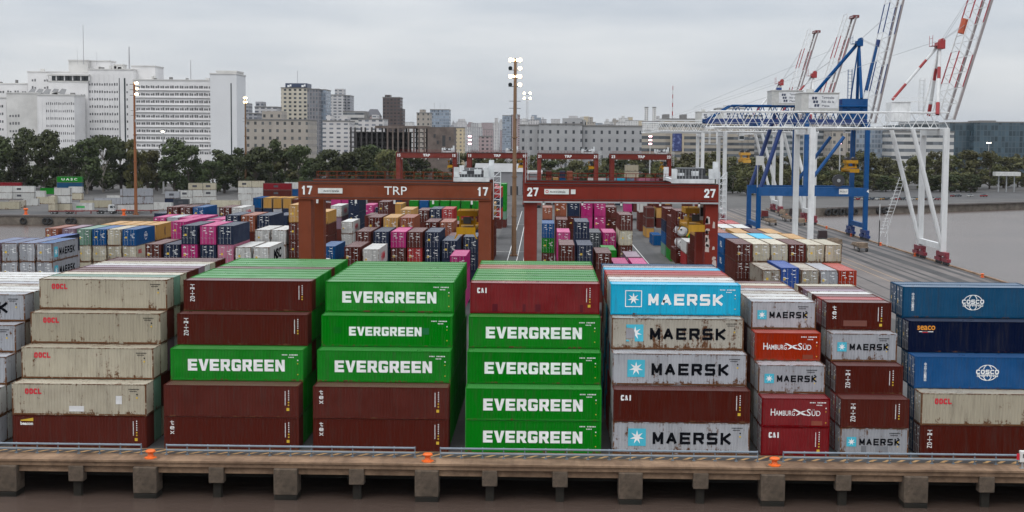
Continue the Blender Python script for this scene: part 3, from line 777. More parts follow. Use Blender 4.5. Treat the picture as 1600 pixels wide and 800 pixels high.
def dress(t, kind, Lg, H, ck, seed):
    k20 = Lg < 7
    if kind.startswith('evg'):
        w, h, c = (8.9, 1.08, 6.05) if kind == 'evg' else (6.75, .84, 5.95)
        on_side(t, glyph_mesh('EVERGREEN', w, h), c, H*.5-.02, Lg)
        on_side(t, mark_mesh('row', 1), Lg, H, Lg, name='marking')
        if kind == 'evgs': repaint(t, 9.7, H*.5+.03, .62, .62, paint('repainted green', (.02, .16, .06), .1), Lg); repaint(t, 1.5, H*.52, .7, .6, paint('dull green', (.004, .15, .012), .1), Lg)
    elif kind in ('maersk40', 'maersktorn', 'maersksky'):
        torn, skyk = kind == 'maersktorn', kind == 'maersksky'
        on_side(t, star_mesh(1.58, skyk, torn), 2.15, H*.5+.08, Lg, [CYANL, WHITE], name='emblem')
        on_side(t, stroke_mesh('MAERSK', 7.0, 1.08, .23), 7.05, H*.5+.02, Lg, [WHITE if skyk else BLACK])
        on_side(t, mark_mesh('row' if skyk else 'dark', 2), Lg, H, Lg, name='marking')
        if torn: repaint(t, 1.75, H*.5+.05, .8, .95, paint('bare patch', (.33, .32, .34), .3), Lg)
    elif kind == 'maersk20':
        on_side(t, star_mesh(.86), 1.0, H*.5+.05, Lg, [CYANL, WHITE], name='emblem')
        on_side(t, stroke_mesh('MAERSK', 3.6, .60, .22), 3.5, H*.5+.05, Lg, [BLACK])
        on_side(t, mark_mesh('dark', 3), Lg-.1, H, Lg, name='marking')
        if seed % 2: repaint(t, 2.1, .6, .45, .75, paint('grey primer', (.2, .21, .23), .25), Lg); repaint(t, 3.7, .6, 1.1, .7, paint('grey primer', (.2, .21, .23), .25), Lg)
    elif kind == 'hsud':
        on_side(t, text_mesh('H', .40, .62, .004), 1.0, H*.5+.04, Lg); on_side(t, text_mesh('AMBURG', 1.72, .46, .004), 2.08, H*.5-.04, Lg)
        on_side(t, swallow_mesh(1.35), 3.42, H*.5+.04, Lg, name='emblem')
        on_side(t, text_mesh('S', .36, .62, .004), 4.18, H*.5+.04, Lg); on_side(t, text_mesh('ÜD', .78, .58, .004), 4.82, H*.5+.02, Lg)
        on_side(t, mark_mesh('row', 4), Lg+.15, H+.1, Lg, name='marking')
        repaint(t, 4.9, .35, .95, .45, paint('faded red', (.24, .06, .035), .2), Lg)
    elif kind.startswith('oocl'):
        on_side(t, stroke_mesh('OOCL', 1.5, .5, .25, .16), 1.95, H-.72, Lg, [REDL])
        on_side(t, mark_mesh('dark', 5), Lg, H, Lg, name='marking')
        if kind == 'oocl2':
            m = plain('fresh white patch', (.62, .62, .62), .5)
            repaint(t, 5.85, .62, 1.35, .5, m, Lg); repaint(t, 9.7, 1.45, .55, .75, m, Lg)
    elif kind == 'triton':
        on_side(t, stroke_mesh('TRITON', .42, 1.62, .24, .3, True), (.55 if not k20 else .78)+.3, H-1.22, Lg)
        on_side(t, mark_mesh('tall', 6), Lg, H, Lg, name='marking')
    elif kind == 'tex':
        on_side(t, stroke_mesh('tex', .38, 1.15, .22, .45, True), .75, H-1.0, Lg)
        on_side(t, mark_mesh('tall', 7), Lg, H, Lg, name='marking')
        if k20: repaint(t, 2.7, .62, 2.2, .55, paint('brown repaint', (.16, .06, .045), .2), Lg)
    elif kind.startswith('cai'):
        on_side(t, stroke_mesh('CAI', .98, .5, .25, .18), 1.15, H-.72, Lg)
        on_side(t, mark_mesh('tall', 8), Lg, H, Lg, name='marking')
        if ck == 'A' and not k20:
            for x, w in ((2.35, .5), (5.1, .28), (6.4, .5), (10.5, .3)): repaint(t, x, .55, w, .7, paint('dark repair', (.11, .012, .02), .1), Lg)
    elif kind == 'cosco':
        on_side(t, globe_mesh(2.1), 6.55, H*.5+.02, Lg, name='emblem')
        on_side(t, stroke_mesh('COSCO', 2.05, .40, .25, .16), 6.55, H*.5+.1, Lg)
        on_side(t, text_mesh('SHIPPING', 1.9, .24, .03), 6.55, H*.5-.24, Lg)
        on_side(t, text_mesh('中远海运集运', .26, 1.7, .01, True), .95, H*.5+.05, Lg)
    elif kind == 'seaco':
        on_side(t, text_mesh('seaco', 1.65, .42, .02), 1.6, H-.62, Lg, [ORANGEL])
        o = on_side(t, patch_me, 1.6, H-.98, Lg, [WHITE], name='marking'); o.scale = (1.3, 1, .07)
        o = on_side(t, patch_me, 1.5, H-1.02, Lg, [REDL], name='marking'); o.scale = (.5, 1, .12)
    elif kind == 'beacon':
        on_side(t, text_mesh('beacon', 1.15, .3, .04), 1.3, H-.75, Lg)
        wv = MB(); wv.quad([(-.6, 0, 0), (.55, 0, -.02), (.55, 0, .28), (-.6, 0, .08)]); wme = wv.mesh('emblem'); wme.materials.append(YELLOWL)
        on_side(t, wme, 1.35, H-.52, Lg, name='emblem')
        on_side(t, mark_mesh('tall', 9), Lg, H, Lg, name='marking')
    elif kind == 'code':
        on_side(t, mark_mesh('tall', 10), Lg, H, Lg, name='marking')
for ci, (Lg, H, lv, roofs) in enumerate(FC):
    xc = COLX[ci]+Lg/2
    door_left = ci >= 4
    rz = 0
    for li in range(5):
        z = li*(H+GAP)
        r0 = max(0, li-1)
        for row in range(r0, 3+len(roofs) if li == 4 else r0+2):
            first = row == r0
            if li == 4: ck = roofs[row-3] if not first else lv[4][0]
            elif first: ck = lv[li][0]
            else: ck = roofs[min(row, len(roofs)-1)]
            if li == 4 and row-3 >= len(roofs): continue
            y = D0+row*RW+CW/2
            where = CN[ci]+' front stack' if ci in range(1, 8) else ('leftmost front stack' if ci == 0 else 'rightmost front stack')
            if first: lab = f"{PAL[ck][0]} container {TDESC[lv[li][1]]}, {LEV[li]} in {where}"
            elif li == 4: lab = f"{PAL[ck][0]} container, {nth(row-3)} roof from the front on top of {where}"
            else: lab = f"{PAL[ck][0]} container behind the {LEV[li]} one of {where}"
            # vary heights a little behind the front row: the odd low container
            H2 = H
            # rz 0: doors at -x.  columns left of the camera show closed ends at +x
            near = row <= 4
            t = container(ck, Lg, H2, (xc, y, z), 0, lab, 'containers of the front stacks', 2 if near and door_left else 1)
            if first and t: dress(t, lv[li][1], Lg, H, ck, ci+li)

for ci, (Lg, H, lv, roofs) in enumerate(FC):
    if ci == 8: continue
    for li in range(4):
        for row in range(max(0, li-1)+2, 3+len(roofs)-(1 if li == 3 else 0)):
            stuff_container(roofs[(row+li) % len(roofs)], Lg, H, (COLX[ci]+Lg/2, D0+row*RW+CW/2, li*(H+GAP)), 0)

# ------------------------------------------------------------------ container yard behind: (front Y, left X, top z, colours top->down [, side text])
YB = {
 'left-gantry block': [
  (214, -30.0, 11.6, 'BBB'), (214, -27.2, 11.3, 'WKB'), (214, -13.9, 10.5, 'MM'),
  (229, -30.2, 12.9, 'BBN'), (229, -27.3, 12.9, 'NNN'), (229, -24.5, 12.9, 'MBD'), (229, -21.8, 12.9, 'BRB'), (229, -19.0, 12.9, 'NNNN'), (229, -16.2, 11.9, 'NN'),
  (243, -30.1, 14.4, 'BBB'), (243, -27.3, 14.4, 'YOB'), (243, -24.5, 14.4, 'OOB'), (243, -16.4, 11.3, 'BB'), (243, -13.6, 11.3, 'NNN'),
  (257, -21.4, 12.9, 'BB'), (257, -18.6, 12.9, 'OB'), (257, -15.6, 12.0, 'NN'),
  (271, -27.2, 14.4, 'YY'), (271, -30.0, 13, 'BB'), (285, -18.7, 11, 'BB'),
  (299, -23.8, 13.3, 'NNN'), (299, -21.2, 13.3, 'RRB'), (299, -26.4, 13.0, 'BB'), (320, -16.0, 11.0, 'BN'), (320, -18.8, 11.0, 'RB'),
  (378, -35.5, 11.6, 'GB'), (378, -32.8, 11.6, 'UB'), (378, -30.1, 11.6, 'GGG'), (378, -27.3, 11.6, 'GGG'), (378, -24.5, 11.6, 'GGG'), (378, -21.7, 11.6, 'GGG'), (378, -18.9, 11.6, 'GGG'),
  (333, -13.6, 12.9, 'YBBB'), (400, -13.9, 14.4, 'RNRB'), (420, -15.6, 14.4, 'RBNB'), (452, -14.0, 14.0, 'GGGTB'), (480, -17, 11.6, 'BNG')],
 'block by left gantry leg': [
  (216, -60.8, 11.6, 'BN'), (216, -58.0, 11.6, 'NB'), (216, -55.2, 14.4, 'NMB'), (216, -52.4, 14.4, 'MNM'), (216, -49.7, 14.4, 'NPB', 'one'),
  (216, -47.0, 11.3, 'WKB'), (216, -44.2, 11.3, 'WKB', 'msc'), (216, -36.6, 8.7, 'WB'),
  (231, -60.8, 14.2, 'MNB'), (231, -47.0, 12.9, 'WWK'), (231, -44.3, 12.9, 'WWK'), (231, -41.4, 17.2, 'YBBBB'), (231, -36.3, 9.9, 'UN'),
  (246, -60.8, 13.0, 'MB'), (246, -58.0, 13, 'KN'), (246, -55.2, 14.4, 'NNB'), (246, -52.4, 14.4, 'OBB'), (246, -49.6, 14.4, 'NNW'), (246, -41.5, 10, 'BB'),
  (260, -60.8, 12.9, 'MB'), (260, -58.0, 12.9, 'MB'), (260, -55.0, 11.6, 'CB'),
  (300, -42.6, 10.4, 'WWU'), (316, -47.2, 12.9, 'WLB'), (316, -43.3, 14.4, 'NNNB'), (303, -35.2, 14.4, 'BBB'), (303, -38.0, 11.6, 'BB'),
  (350, -52.2, 13.1, 'MM'), (350, -49.6, 13.1, 'MM'), (350, -44.2, 12, 'MMP', 'one'), (350, -41.2, 11, 'NB'),
  (370, -39.2, 11.0, 'YBB'), (400, -45, 11.3, 'KB'), (400, -42.3, 11.3, 'NB'), (400, -39.6, 11.0, 'BB'), (400, -36.9, 11.6, 'WB'),
  (387, -62, 10.4, 'NK'), (387, -59.2, 10.4, 'BN'), (275, -57.6, 13, 'NB'), (275, -52, 12.9, 'NB'), (275, -49.2, 12.9, 'LB'), (290, -46.4, 12.9, 'YB')],
 'far left block': [
  (216, -85.7, 11.5, 'LK', 'x', 'F'), (216, -83.0, 11.5, 'KK', 'x', 'F'), (216, -80.3, 11.5, 'KK', 'x', 'F'), (216, -77.6, 11.5, 'KKK', 'maersk', 'UV'),
  (231, -82.3, 11.3, 'NK', 'x', 'V'), (231, -88, 10.2, 'LB'), (231, -91, 10.2, 'BN'),
  (250, -82.5, 11.6, 'TCC'), (250, -79.8, 11.6, 'UCC'), (250, -77.1, 11.6, 'CCC'), (250, -74.4, 11.6, 'UCC', 'cosco'),
  (263.5, -82.5, 11.8, 'YB'), (263.5, -79.8, 11.8, 'YB'), (263.5, -77.1, 11.8, 'YB'), (263.5, -74.4, 11.8, 'YBB', 'msk'), (263.5, -85.4, 10.4, 'OB'),
  (270, -95.2, 10.2, 'OB'), (270, -92, 10.4, 'LN'),
  (289, -79.6, 11.6, 'MB'), (289, -76.9, 11.6, 'KB'), (289, -74.2, 11.6, 'MB'), (289, -71.5, 11.6, 'MN'), (289, -68.8, 11.3, 'NB'),
  (304, -83.6, 11.5, 'NB'), (304, -80.8, 12.9, 'BB'), (304, -78.0, 12.9, 'BB'), (304, -75.2, 13, 'UB'), (304, -69.5, 12.9, 'BK'), (304, -66.8, 12.9, 'WB'),
  (387, -79.2, 11.6, 'UN'), (387, -76.4, 11.6, 'YN'), (387, -73.7, 11.6, 'YK'), (387, -71.0, 11.6, 'YN'), (387, -68.3, 11.3, 'BB'),
  (440, -71.0, 12.9, 'BB'), (440, -68.2, 12.9, 'BB'), (440, -65.4, 12.9, 'US')],
 'right-gantry block': [
  (222, 2.6, 11.6, 'BBN'), (222, 5.5, 11.6, 'NNB'), (222, 8.4, 9.8, 'BB'), (222, 11.2, 8.7, 'MB'), (222, 14.1, 8.7, 'MB'),
  (236, 14.0, 8.7, 'LB'), (240, 5.5, 14.2, 'NND'), (250, 10.7, 8.7, 'GB'), (264, 14.3, 14.2, 'BCB'),
  (267, 2.8, 10.6, 'MMB'), (267, 8.6, 10.6, 'DB'), (267, 11.4, 10.6, 'MBB'),
  (279, -.1, 12.2, 'UGBB'), (293, 2.8, 11.6, 'BBB'),
  (306, 2.7, 14.4, 'OBB'), (306, 5.5, 14.4, 'NBB'), (306, 8.3, 14.4, 'MMB'), (306, 11.1, 14.4, 'MMB'), (320, 14.2, 12.9, 'BBB'), (351, 0, 11.4, 'OBN')],
 'quayside block': [
  (195.5, 30.3, 10.4, 'IK', 'x'), (195.5, 32.9, 10.67, 'VN'), (195.5, 35.6, 10.4, 'IC'), (195.5, 38.2, 10.4, 'KI'), (195.5, 40.8, 10.4, 'HR'),
  (208.3, 28.3, 12.9, 'BBB'), (208.3, 30.9, 12.9, 'CC'), (208.3, 33.5, 12.9, 'CC'), (208.3, 36.1, 12.9, 'BB'), (208.3, 38.7, 12.9, 'CC'), (208.3, 41.3, 12.9, 'CC'),
  (221, 28.2, 12.9, 'UUU'), (221, 30.8, 12.9, 'CC'), (221, 33.4, 12.9, 'SB'), (221, 36.0, 12.9, 'CC'), (221, 38.6, 12.6, 'YB'),
  (234, 28.2, 12.4, 'OB'), (234, 31.6, 12.9, 'YB'), (234, 34.3, 12.9, 'BB'), (234, 37.0, 12.9, 'YY'),
  (247, 28.3, 12.9, 'YB'), (247, 31.0, 12.9, 'WB'), (247, 33.7, 12.9, 'WB'), (260, 31.0, 12.9, 'RB'), (260, 33.7, 12.9, 'RB'), (273, 31.5, 12.9, 'NB'), (260, 28.2, 12.4, 'YB'),
  (286, 31, 12.6, 'BB'), (286, 33.8, 12.2, 'NB'),
  (258, 29.0, 7.7, 'RRB'), (271.5, 28.9, 7.7, 'BB'), (285, 28.9, 7.7, 'WRB'),
  (330, 29.8, 10.36, 'BBBG'), (343.5, 29.7, 11.6, 'BNUT'), (379, 29.4, 2.9, 'U'), (410, 29.8, 8.7, 'BBY'),
  (410, 32.8, 11.6, 'BYB'), (372, 36.6, 7.8, 'GG'), (372, 39.4, 7.8, 'BO'), (430, 36, 11.6, 'YB'), (440, 29.9, 8.7, 'WBB'),
  (500, 29, 8.7, 'TMB'), (500, 31.8, 8.7, 'LB'), (500, 34.6, 8.7, 'MB'), (500, 37.4, 8.7, 'YB'), (500, 40.2, 8.7, 'BR'), (500, 43, 9, 'TB'),
  (470, 47, 8.7, 'BB'), (455, 51, 5.8, 'BO')],
}
def levels(z):
    best = None
    for n in range(1, 7):
        for k in range(n+1):
            h = n*ST+k*(HC-ST)+GAP*(n-1)
            if best is None or abs(h-z) < best[0]: best = (abs(h-z), n, k)
    _, n, k = best
    return [HC]*k+[ST]*(n-k)
LN = ['topmost', 'second-highest', 'third-highest', 'fourth-highest', 'fifth-highest', 'lowest']
def yard_text(t, what, H, Lg):
    if what == 'maersk':
        on_side(t, star_mesh(1.6), 1.75, H*.5, Lg, [CYANL, WHITE], name='emblem'); on_side(t, stroke_mesh('MAERSK', 7.2, 1.15, .23), 6.9, H*.5-.05, Lg, [BLACK])
    elif what == 'cosco':
        on_side(t, globe_mesh(2.1), 6.2, H*.5, Lg, name='emblem'); on_side(t, stroke_mesh('COSCO', 2.05, .40, .25, .16), 6.2, H*.5+.08, Lg)
    elif what == 'one': on_side(t, text_mesh('ONE', 3.4, 1.5, .02), 5.2, H*.5, Lg)
    elif what == 'msc': on_side(t, text_mesh('MSC', 6.4, 1.7, .05), 7.0, H*.5, Lg, [BLACK])
    elif what == 'msk':
        on_side(t, text_mesh('MSC', 1.2, 1.6, .03), 6, H*.5, Lg, [plain('brown lettering', (.16, .07, .03), .5)])
    elif what == 'oocl': on_side(t, stroke_mesh('OOCL', 2.2, .7, .3, .16), 2.4, H*.62, Lg, [REDL])
    elif what == 'left': on_side(t, text_mesh('PIL', 2.2, .9, .02), 8.6, H*.55, Lg, side=1)
for blk, rows in YB.items():
    bays = sorted(set(round(r[0]) for r in rows))
    for r in rows:
        Y, X, z, cols = r[:4]
        side = r[4] if len(r) > 4 else None; roofs = r[5] if len(r) > 5 else ''
        same = sorted(q[1] for q in rows if round(q[0]) == round(Y))
        row = same.index(X)
        hs = levels(z); n = len(hs); acc = sum(hs)+GAP*(n-1)
        need = list(cols.replace('B', 'J') if int(Y+X*3) % 4 else cols)
        if len(need) < n and Y < 340: need.append(need[-1])
        jig = rnd.uniform(-.05, .05)
        for i, ck in enumerate(need[:n]):
            H = hs[i]; zb = acc-H; acc = zb-GAP
            if zb < .02: zb = 0
            det = 2 if Y < 305 and i < 3 else (1 if Y < 360 else 0)
            if i >= 3 and det > 1: det = 1
            rc = roofs[i] if i < len(roofs) else None
            sn = f'{nth(row)} stack' if len(same) > 1 else 'only stack'
            lab = f'{PAL[ck][0]} container {LN[i]} in {sn} of {nth(bays.index(round(Y)))} bay, {blk}'
            t = container(ck, L40, H, (X+CW/2+jig, Y+L40/2, zb), R(90), lab, 'containers stacked in the '+blk, det, rc)
            if t and det and side:
                if side == 'maersk' and i < 2: yard_text(t, 'maersk', H, L40)
                elif side == 'cosco' and i == 0: yard_text(t, 'cosco', H, L40)
                elif side == 'cosco' and i == 1: yard_text(t, 'oocl', H, L40)
                elif side == 'one' and (ck in 'PM') and (i == 1 or Y > 340): yard_text(t, 'one', H, L40)
                elif side == 'msc' and i == 0: yard_text(t, 'msc', H, L40)
                elif side == 'msk' and i == 0: yard_text(t, 'msk', H, L40)
            if t and det and blk == 'quayside block' and ck == 'U' and Y == 221 and i < 2: yard_text(t, 'left', H, L40)
            if t and det and ck == 'W' and side is None and i == 0 and blk != 'quayside block':
                on_side(t, text_mesh('HMM', 5, 1.3, .03), 6, H*.5, L40, [REDL])

# tank containers in the quayside block
def tank(loc, label):
    t = thing('tank_container', label, 'tank container', loc, R(90), 'tank containers')
    fr = MB(); hx, hy, H = L20/2, CW/2, ST
    for x in (-hx+.08, hx-.08):
        for y in (-hy+.08, hy-.08): fr.box(x-.08, x+.08, y-.08, y+.08, 0, H)
        for z in (.08, H-.08): fr.box(x-.075, x+.075, -hy+.16, hy-.16, z-.075, z+.075)
    for y in (-hy+.08, hy-.08):
        for z in (.08, H-.08): fr.box(-hx+.16, hx-.16, y-.07, y+.07, z-.07, z+.07)
    fr.build('frame', cmat('B'), t)
    b = MB(); b.bar((-hx+.35, 0, H/2), (hx-.35, 0, H/2), 1.12, 20); b.bar((-hx+.35, 0, H/2), (-hx+.06, 0, H/2), 1.12, 20, 0, .7); b.bar((hx-.35, 0, H/2), (hx-.06, 0, H/2), 1.12, 20, 0, .7)
    b.build('vessel', plain('white tank', (.62, .62, .62), .4), t)
    MB().bar((-hx+.05, .25, H*.62), (-hx+.01, .25, H*.62), .2, 10).build('hatch', DARKS, t)
tank((29.4, 302, 7.77), 'white tank container with brown frame, upper one at the edge of the right lane')
tank((29.4, 302, 5.15), 'white tank container with brown frame, lower one at the edge of the right lane')
container('B', L40, HC, (29.3, 305.2, 10.4), R(90), 'oxide brown container standing on the upper white tank container', 'containers stacked in the quayside block', 2)
container('B', L40, HC, (29.3, 305.2, 2.2), R(90), 'oxide brown container under the lower white tank container', 'containers stacked in the quayside block', 1)

# ------------------------------------------------------------------ yard gantry cranes
def rtg(X0, Y0, num, col, name_sign, label, detail=True, trolley_x=.86, peel=False, group=None, trp=True):
    """X0: outer left face, 25.2 m wide"""
    mat = paint('gantry paint '+col, {'rust': (.190, .044, .017), 'red': (.190, .021, .012), 'far': (.17, .026, .018)}[col], .22, .5, .35)
    W = 25.2; zt, zb = 22.3, 20.05
    t = thing('gantry_crane', label, 'gantry crane', (X0, Y0, 0), 0, group)
    yr = 12.2
    for y in (0, yr):
        o = MB().box(0, W, y, y+1.4, zb, zt).build('girder', mat, t)
        f = MB()
        f.box(-.02, W+.02, y-.06, y+.0, zb-.02, zb+.1); f.box(-.02, W+.02, y-.06, y+.0, zt-.1, zt+.03)
        f.box(0, W, y+.5, y+.62, zt, zt+.14, 1)
        for k in range(1, 8): f.box(W*k/8-.03, W*k/8+.03, y-.012, y, zb+.1, zt-.1)
        f.bar((.3, y-.09, zb+.25), (W-.3, y-.09, zb+.25), .04, 4, 1); f.bar((.3, y-.07, zt-.22), (W-.3, y-.07, zt-.22), .03, 4, 1)
        f.build('rail', [mat, DARKS], o)
        if y == 0:
            for k in range(5):
                MB().box(W*(k+.5)/5-.12, W*(k+.5)/5+.12, -.35, .0, zb-.5, zb-.02).build('lamp', plain('lamp housing', (.6, .6, .58), .5), t)
    for x in (0, W-1.65):
        for y, dy in ((.1, 3.4), (yr-1.6, 2.9)):
            lm = MB(); lm.box(x, x+1.65, y, y+dy*.42, 1.5, zb); lm.box(x+.1, x+1.55, y+dy*.42, y+dy, 1.5, zb)
            for z in (6.5, 11.2, 15.9): lm.box(x-.025, x+1.675, y-.025, y+.3, z-.05, z+.05)
            if peel and x > 0 and y < 1:
                rg = random.Random(5)
                for k in range(26):
                    z = rg.uniform(2, 17.5); s = rg.uniform(.3, 1.0); xx = x+(.02 if rg.random() < .5 else .95); ww = rg.uniform(.3, .62)
                    lm.quad([(xx, y-.004, z), (xx+ww, y-.004, z+rg.uniform(-.2, .2)), (xx+ww*.9, y-.004, z+s), (xx+ww*.3, y-.004, z+s*1.15), (xx+.03, y-.004, z+s*.7)], 1)
            lm.build('leg', [mat, paint('primer patches', (.5, .42, .38), .4)], t)
        MB().box(x-.1, x+1.75, -2.2, yr+3.4, .9, 1.5).build('sill_beam', mat, t)
        for y in (-1.5, .2, yr+.6, yr+2.3):
            wv = MB(); wv.bar((x+.2, y, .8), (x+1.45, y, .8), .8, 16); wv.bar((x+.1, y, .8), (x+1.55, y, .8), .35, 10, 1); wv.build('wheel', [RUBBER, mat], t)
        MB().box(x+.2, x+1.4, 1.4, yr, zt-1.5, zt-.3).build('tie_beam', mat, t)
    hr = MB()   # walkway handrails behind and in front
    for y in (yr+1.35, -.02 if not detail else yr+.0):
        for z in (.55, 1.1): hr.bar((.5, y, zt+z), (W-.5, y, zt+z), .035, 4)
        for k in range(19): hr.bar((.5+(W-1)*k/18, y, zt), (.5+(W-1)*k/18, y, zt+1.1), .035, 4)
    hr.build('handrail', mat, t)
    # end numbers and lettering
    for x in (1.0, W-1.25):
        inst('lettering', stroke_mesh(str(num), 1.45, 1.15, .2, .2), t, [WHITE], (x+.1, -.075, (zb+zt)/2+.05))
    if trp: inst('lettering', text_mesh('TRP', 2.95, 1.08, .0 if detail else .03), t, [WHITE], (W*.505, -.075, (zb+zt)/2+.08))
    if name_sign:
        pz = (zb+zt)/2+(.0 if num == 17 else .12)
        s = MB().box(2.6, 5.8, -.1, -.06, pz-.34, pz+.34).build('sign', plain('sign white', (.66, .66, .63), .5), t)
        inst('lettering', text_mesh('PACECO ESPAÑA', 2.0, .3, .02), s, [BLACK], (4.35, -.104, pz-.02))
        if num == 27:
            inst('emblem', text_mesh('O', .4, .4, .03), s, [REDL], (2.95, -.104, pz))
            MB().box(6.05, 6.65, -.1, -.06, pz-.3, pz+.3).build('sign', plain('sign white', (.66, .66, .63), .5), t)
    # trolley with machinery, tall stack and stair tower
    WT = plain('trolley white', (.58, .60, .61), .5, var=.2); DK = plain('machinery dark', (.03, .032, .036), .5)
    tx = W*trolley_x-2.7; tr = MB()
    w2 = 4.7 if num != 27 else 5.6
    for y in (.3, yr+.4):
        tr.box(tx, tx+w2, y, y+.5, zt+.2, zt+.75)
        for xx in (tx+.05, tx+w2-.75): tr.box(xx, xx+.65, y, y+.7, zt+.7, zt+2.05)
        for xx in (tx+.4, tx+w2-.7): tr.cyl((xx, y+.2, zt+.2), (0, 1, 0), .25, .3, 10, 1)
    for xx in (tx+.1, tx+w2-.5): tr.box(xx, xx+.4, .8, yr+.4, zt+.3, zt+.7)
    tr.box(tx+1.0, tx+1.7, .9, 1.8, zt+1.15, zt+1.5); tr.box(tx+2.7, tx+3.6, .8, 2.0, zt+1.15, zt+1.75)
    tr.box(tx+w2-.1, tx+w2+.55, 1.2, 2.0, zt+.75, zt+3.0)
    tro = tr.build('trolley', [WT, DK], t)
    mc = MB(); mc.box(tx+.8, tx+w2-.8, .6, 5, zt+.75, zt+1.15); mc.box(tx+1.1, tx+w2-1.0, 2.2, 8, zt+.9, zt+(1.6 if num != 27 else 2.1))
    mc.cyl((tx+w2/2, 6, zt+1.3), (1, 0, 0), .6, 2.4, 12)
    for k in range(8): mc.box(tx+1.0+k*.42, tx+1.06+k*.42, .56, .6, zt+.8, zt+(2.0 if num == 27 else 1.2), 1)
    mc.build('machinery', [DK, STEEL], tro)
    for k in range(4):
        MB().bar((tx+1+k*1.0, 2.5, zt+.9), (tx+1+k*1.0, 2.5, zt+1.9), .05, 5).build('post', WT, tro)
    cb = MB(); cb.box(tx+w2-1.5, tx+w2-.1, 3.6, 6.2, zb-2.5, zb-.3); cbo = cb.build('operator_cab', WT, t)
    MB().box(tx+w2-1.42, tx+w2-.18, 3.55, 3.6, zb-2.0, zb-.8).build('window', GLASS, cbo)
    # stairs at the right end
    sm = MB()
    for xx in (W+.25, W+1.15):
        for y in (1.0, 2.2): sm.bar((xx, y, zb-2.5), (xx, y, zt+(1.7 if detail else 1)), .06, 4)
    for k in range(8):
        z = zb-2.2+k*.75; sm.box(W+.25, W+1.15, 1.0, 2.2, z, z+.05)
        sm.bar((W+.25, 1.0, z), (W+1.15, 2.2, z+.75), .04, 4)
    sm.build('ladder', WT, t)
    # spreader on ropes
    SP = paint('spreader yellow', (.50, .26, .02), .3, .5, .4)
    sx = W*(.86 if num == 17 else .90); sz = 15.6 if num == 17 else 16.2
    if num == 17: sx = 21.9
    sp = MB(); y0 = 3.5
    sp.box(sx-1.22, sx+1.22, y0-3, y0+9.2, sz+.3, sz+.62)
    for yy in (y0-3, y0+9): sp.box(sx-1.25, sx+1.25, yy-.15, yy+.2, sz, sz+.9)
    for s in (-1, 1):
        for yy in (y0-3.05, y0+9.1): sp.quad([(sx+s*1.25, yy-.12, sz+.0), (sx+s*1.55, yy-.12, sz-.6), (sx+s*1.35, yy-.12, sz-.6), (sx+s*1.0, yy-.12, sz)]); 
    sp.box(sx-1.0, sx+1.0, y0+.5, y0+5.5, sz+1.05, sz+1.6); sp.box(sx-1.35, sx+1.35, y0+.2, y0+5.8, sz+2.2, sz+2.9)
    for s in (-1, 1): sp.box(sx+s*.95-.12, sx+s*.95+.12, y0+.2, y0+.5, sz+.6, sz+2.3)
    sp.box(sx-.5, sx+.5, y0-.05, y0+.2, sz+1.2, sz+2.1, 1)
    so_ = sp.build('spreader', [SP, DARKS], t)
    rp = MB()
    for s in (-1, 1):
        for yy in (y0+.6, y0+5.4): rp.bar((sx+s*.9, yy, sz+2.9), (sx+s*.75, yy, zt), .035, 4)
    rp.build('rope', DARKS, so_)
    return t
rtg(-31.9, 185, 17, 'rust', True, 'rust red yard gantry crane numbered 17 with a white trolley', True, .91)
rtg(-2.4, 185, 27, 'red', True, 'red yard gantry crane numbered 27 with a peeling right leg', True, .865, True, trp=False)
t27 = [o for o in scene.objects if o.name.startswith('gantry_crane')][-1]
MB().box(-.1, 25.3, -.35, -.1, 19.85, 20.05).build('cable_tray', plain('cable tray', (.33, .34, .35), .5), t27)
rtg(-61.2, 592, 15, 'far', False, 'distant red gantry crane farthest left of the four', False, .86, group='distant gantry cranes')
rtg(-31.9, 596, 19, 'far', False, 'distant red gantry crane behind the light mast, second from left', False, .75, group='distant gantry cranes')
rtg(-2.4, 588, 21, 'far', False, 'distant red gantry crane numbered 21 behind the right near gantry', False, .84, group='distant gantry cranes')
rtg(28, 592, 23, 'far', False, 'distant red gantry crane numbered 23, farthest right of the four', False, .86, group='distant gantry cranes')

# ------------------------------------------------------------------ ship-to-shore cranes
def truss(mb, a, b, width, depth, bays, r=.16, rd=.09, updir=None, mats=(0, 0), band=None):
    """box truss from a to b: chords + zig-zag; updir is the depth direction, width is along y. a and b run along the lower chords"""
    a = Vector(a); b = Vector(b); d = b-a; up = Vector(updir or (0, 0, 1)).normalized(); wv = Vector((0, width/2, 0))
    for s in (-1, 1):
        for u in (0, depth):
            for k in range(bays):
                p0 = a+d*k/bays+wv*s+up*u; p1 = a+d*(k+1)/bays+wv*s+up*u
                m = mats[0]
                if band and (k//band) % 2: m = mats[1]
                mb.bar(p0, p1, r, 5, m, cap=False)
        for k in range(bays):
            p0 = a+d*k/bays+wv*s; p1 = a+d*(k+.5)/bays+wv*s+up*depth; p2 = a+d*(k+1)/bays+wv*s
            mb.bar(p0, p1, rd, 4, mats[0], cap=False); mb.bar(p1, p2, rd, 4, mats[0], cap=False)
    for k in range(bays+1):
        for u in (0, depth): mb.bar(a+d*k/bays-wv+up*u, a+d*k/bays+wv+up*u, rd, 4, mats[0], cap=False)
CW_ = paint('crane white', (.67, .68, .68), .14, .45, .3); CR = plain('crane red', (.30, .024, .026), .45, var=.15)
CB = paint('crane blue', (.006, .072, .225), .14, .42, .3); CBD = plain('crane dark blue', (.006, .030, .14), .45)
CRB = plain('boom red', (.33, .05, .06), .5)
HOUSE = plain('machine house grey', (.46, .46, .44), .5, var=.1)
BOGR = plain('bogie red', (.19, .022, .035), .5)
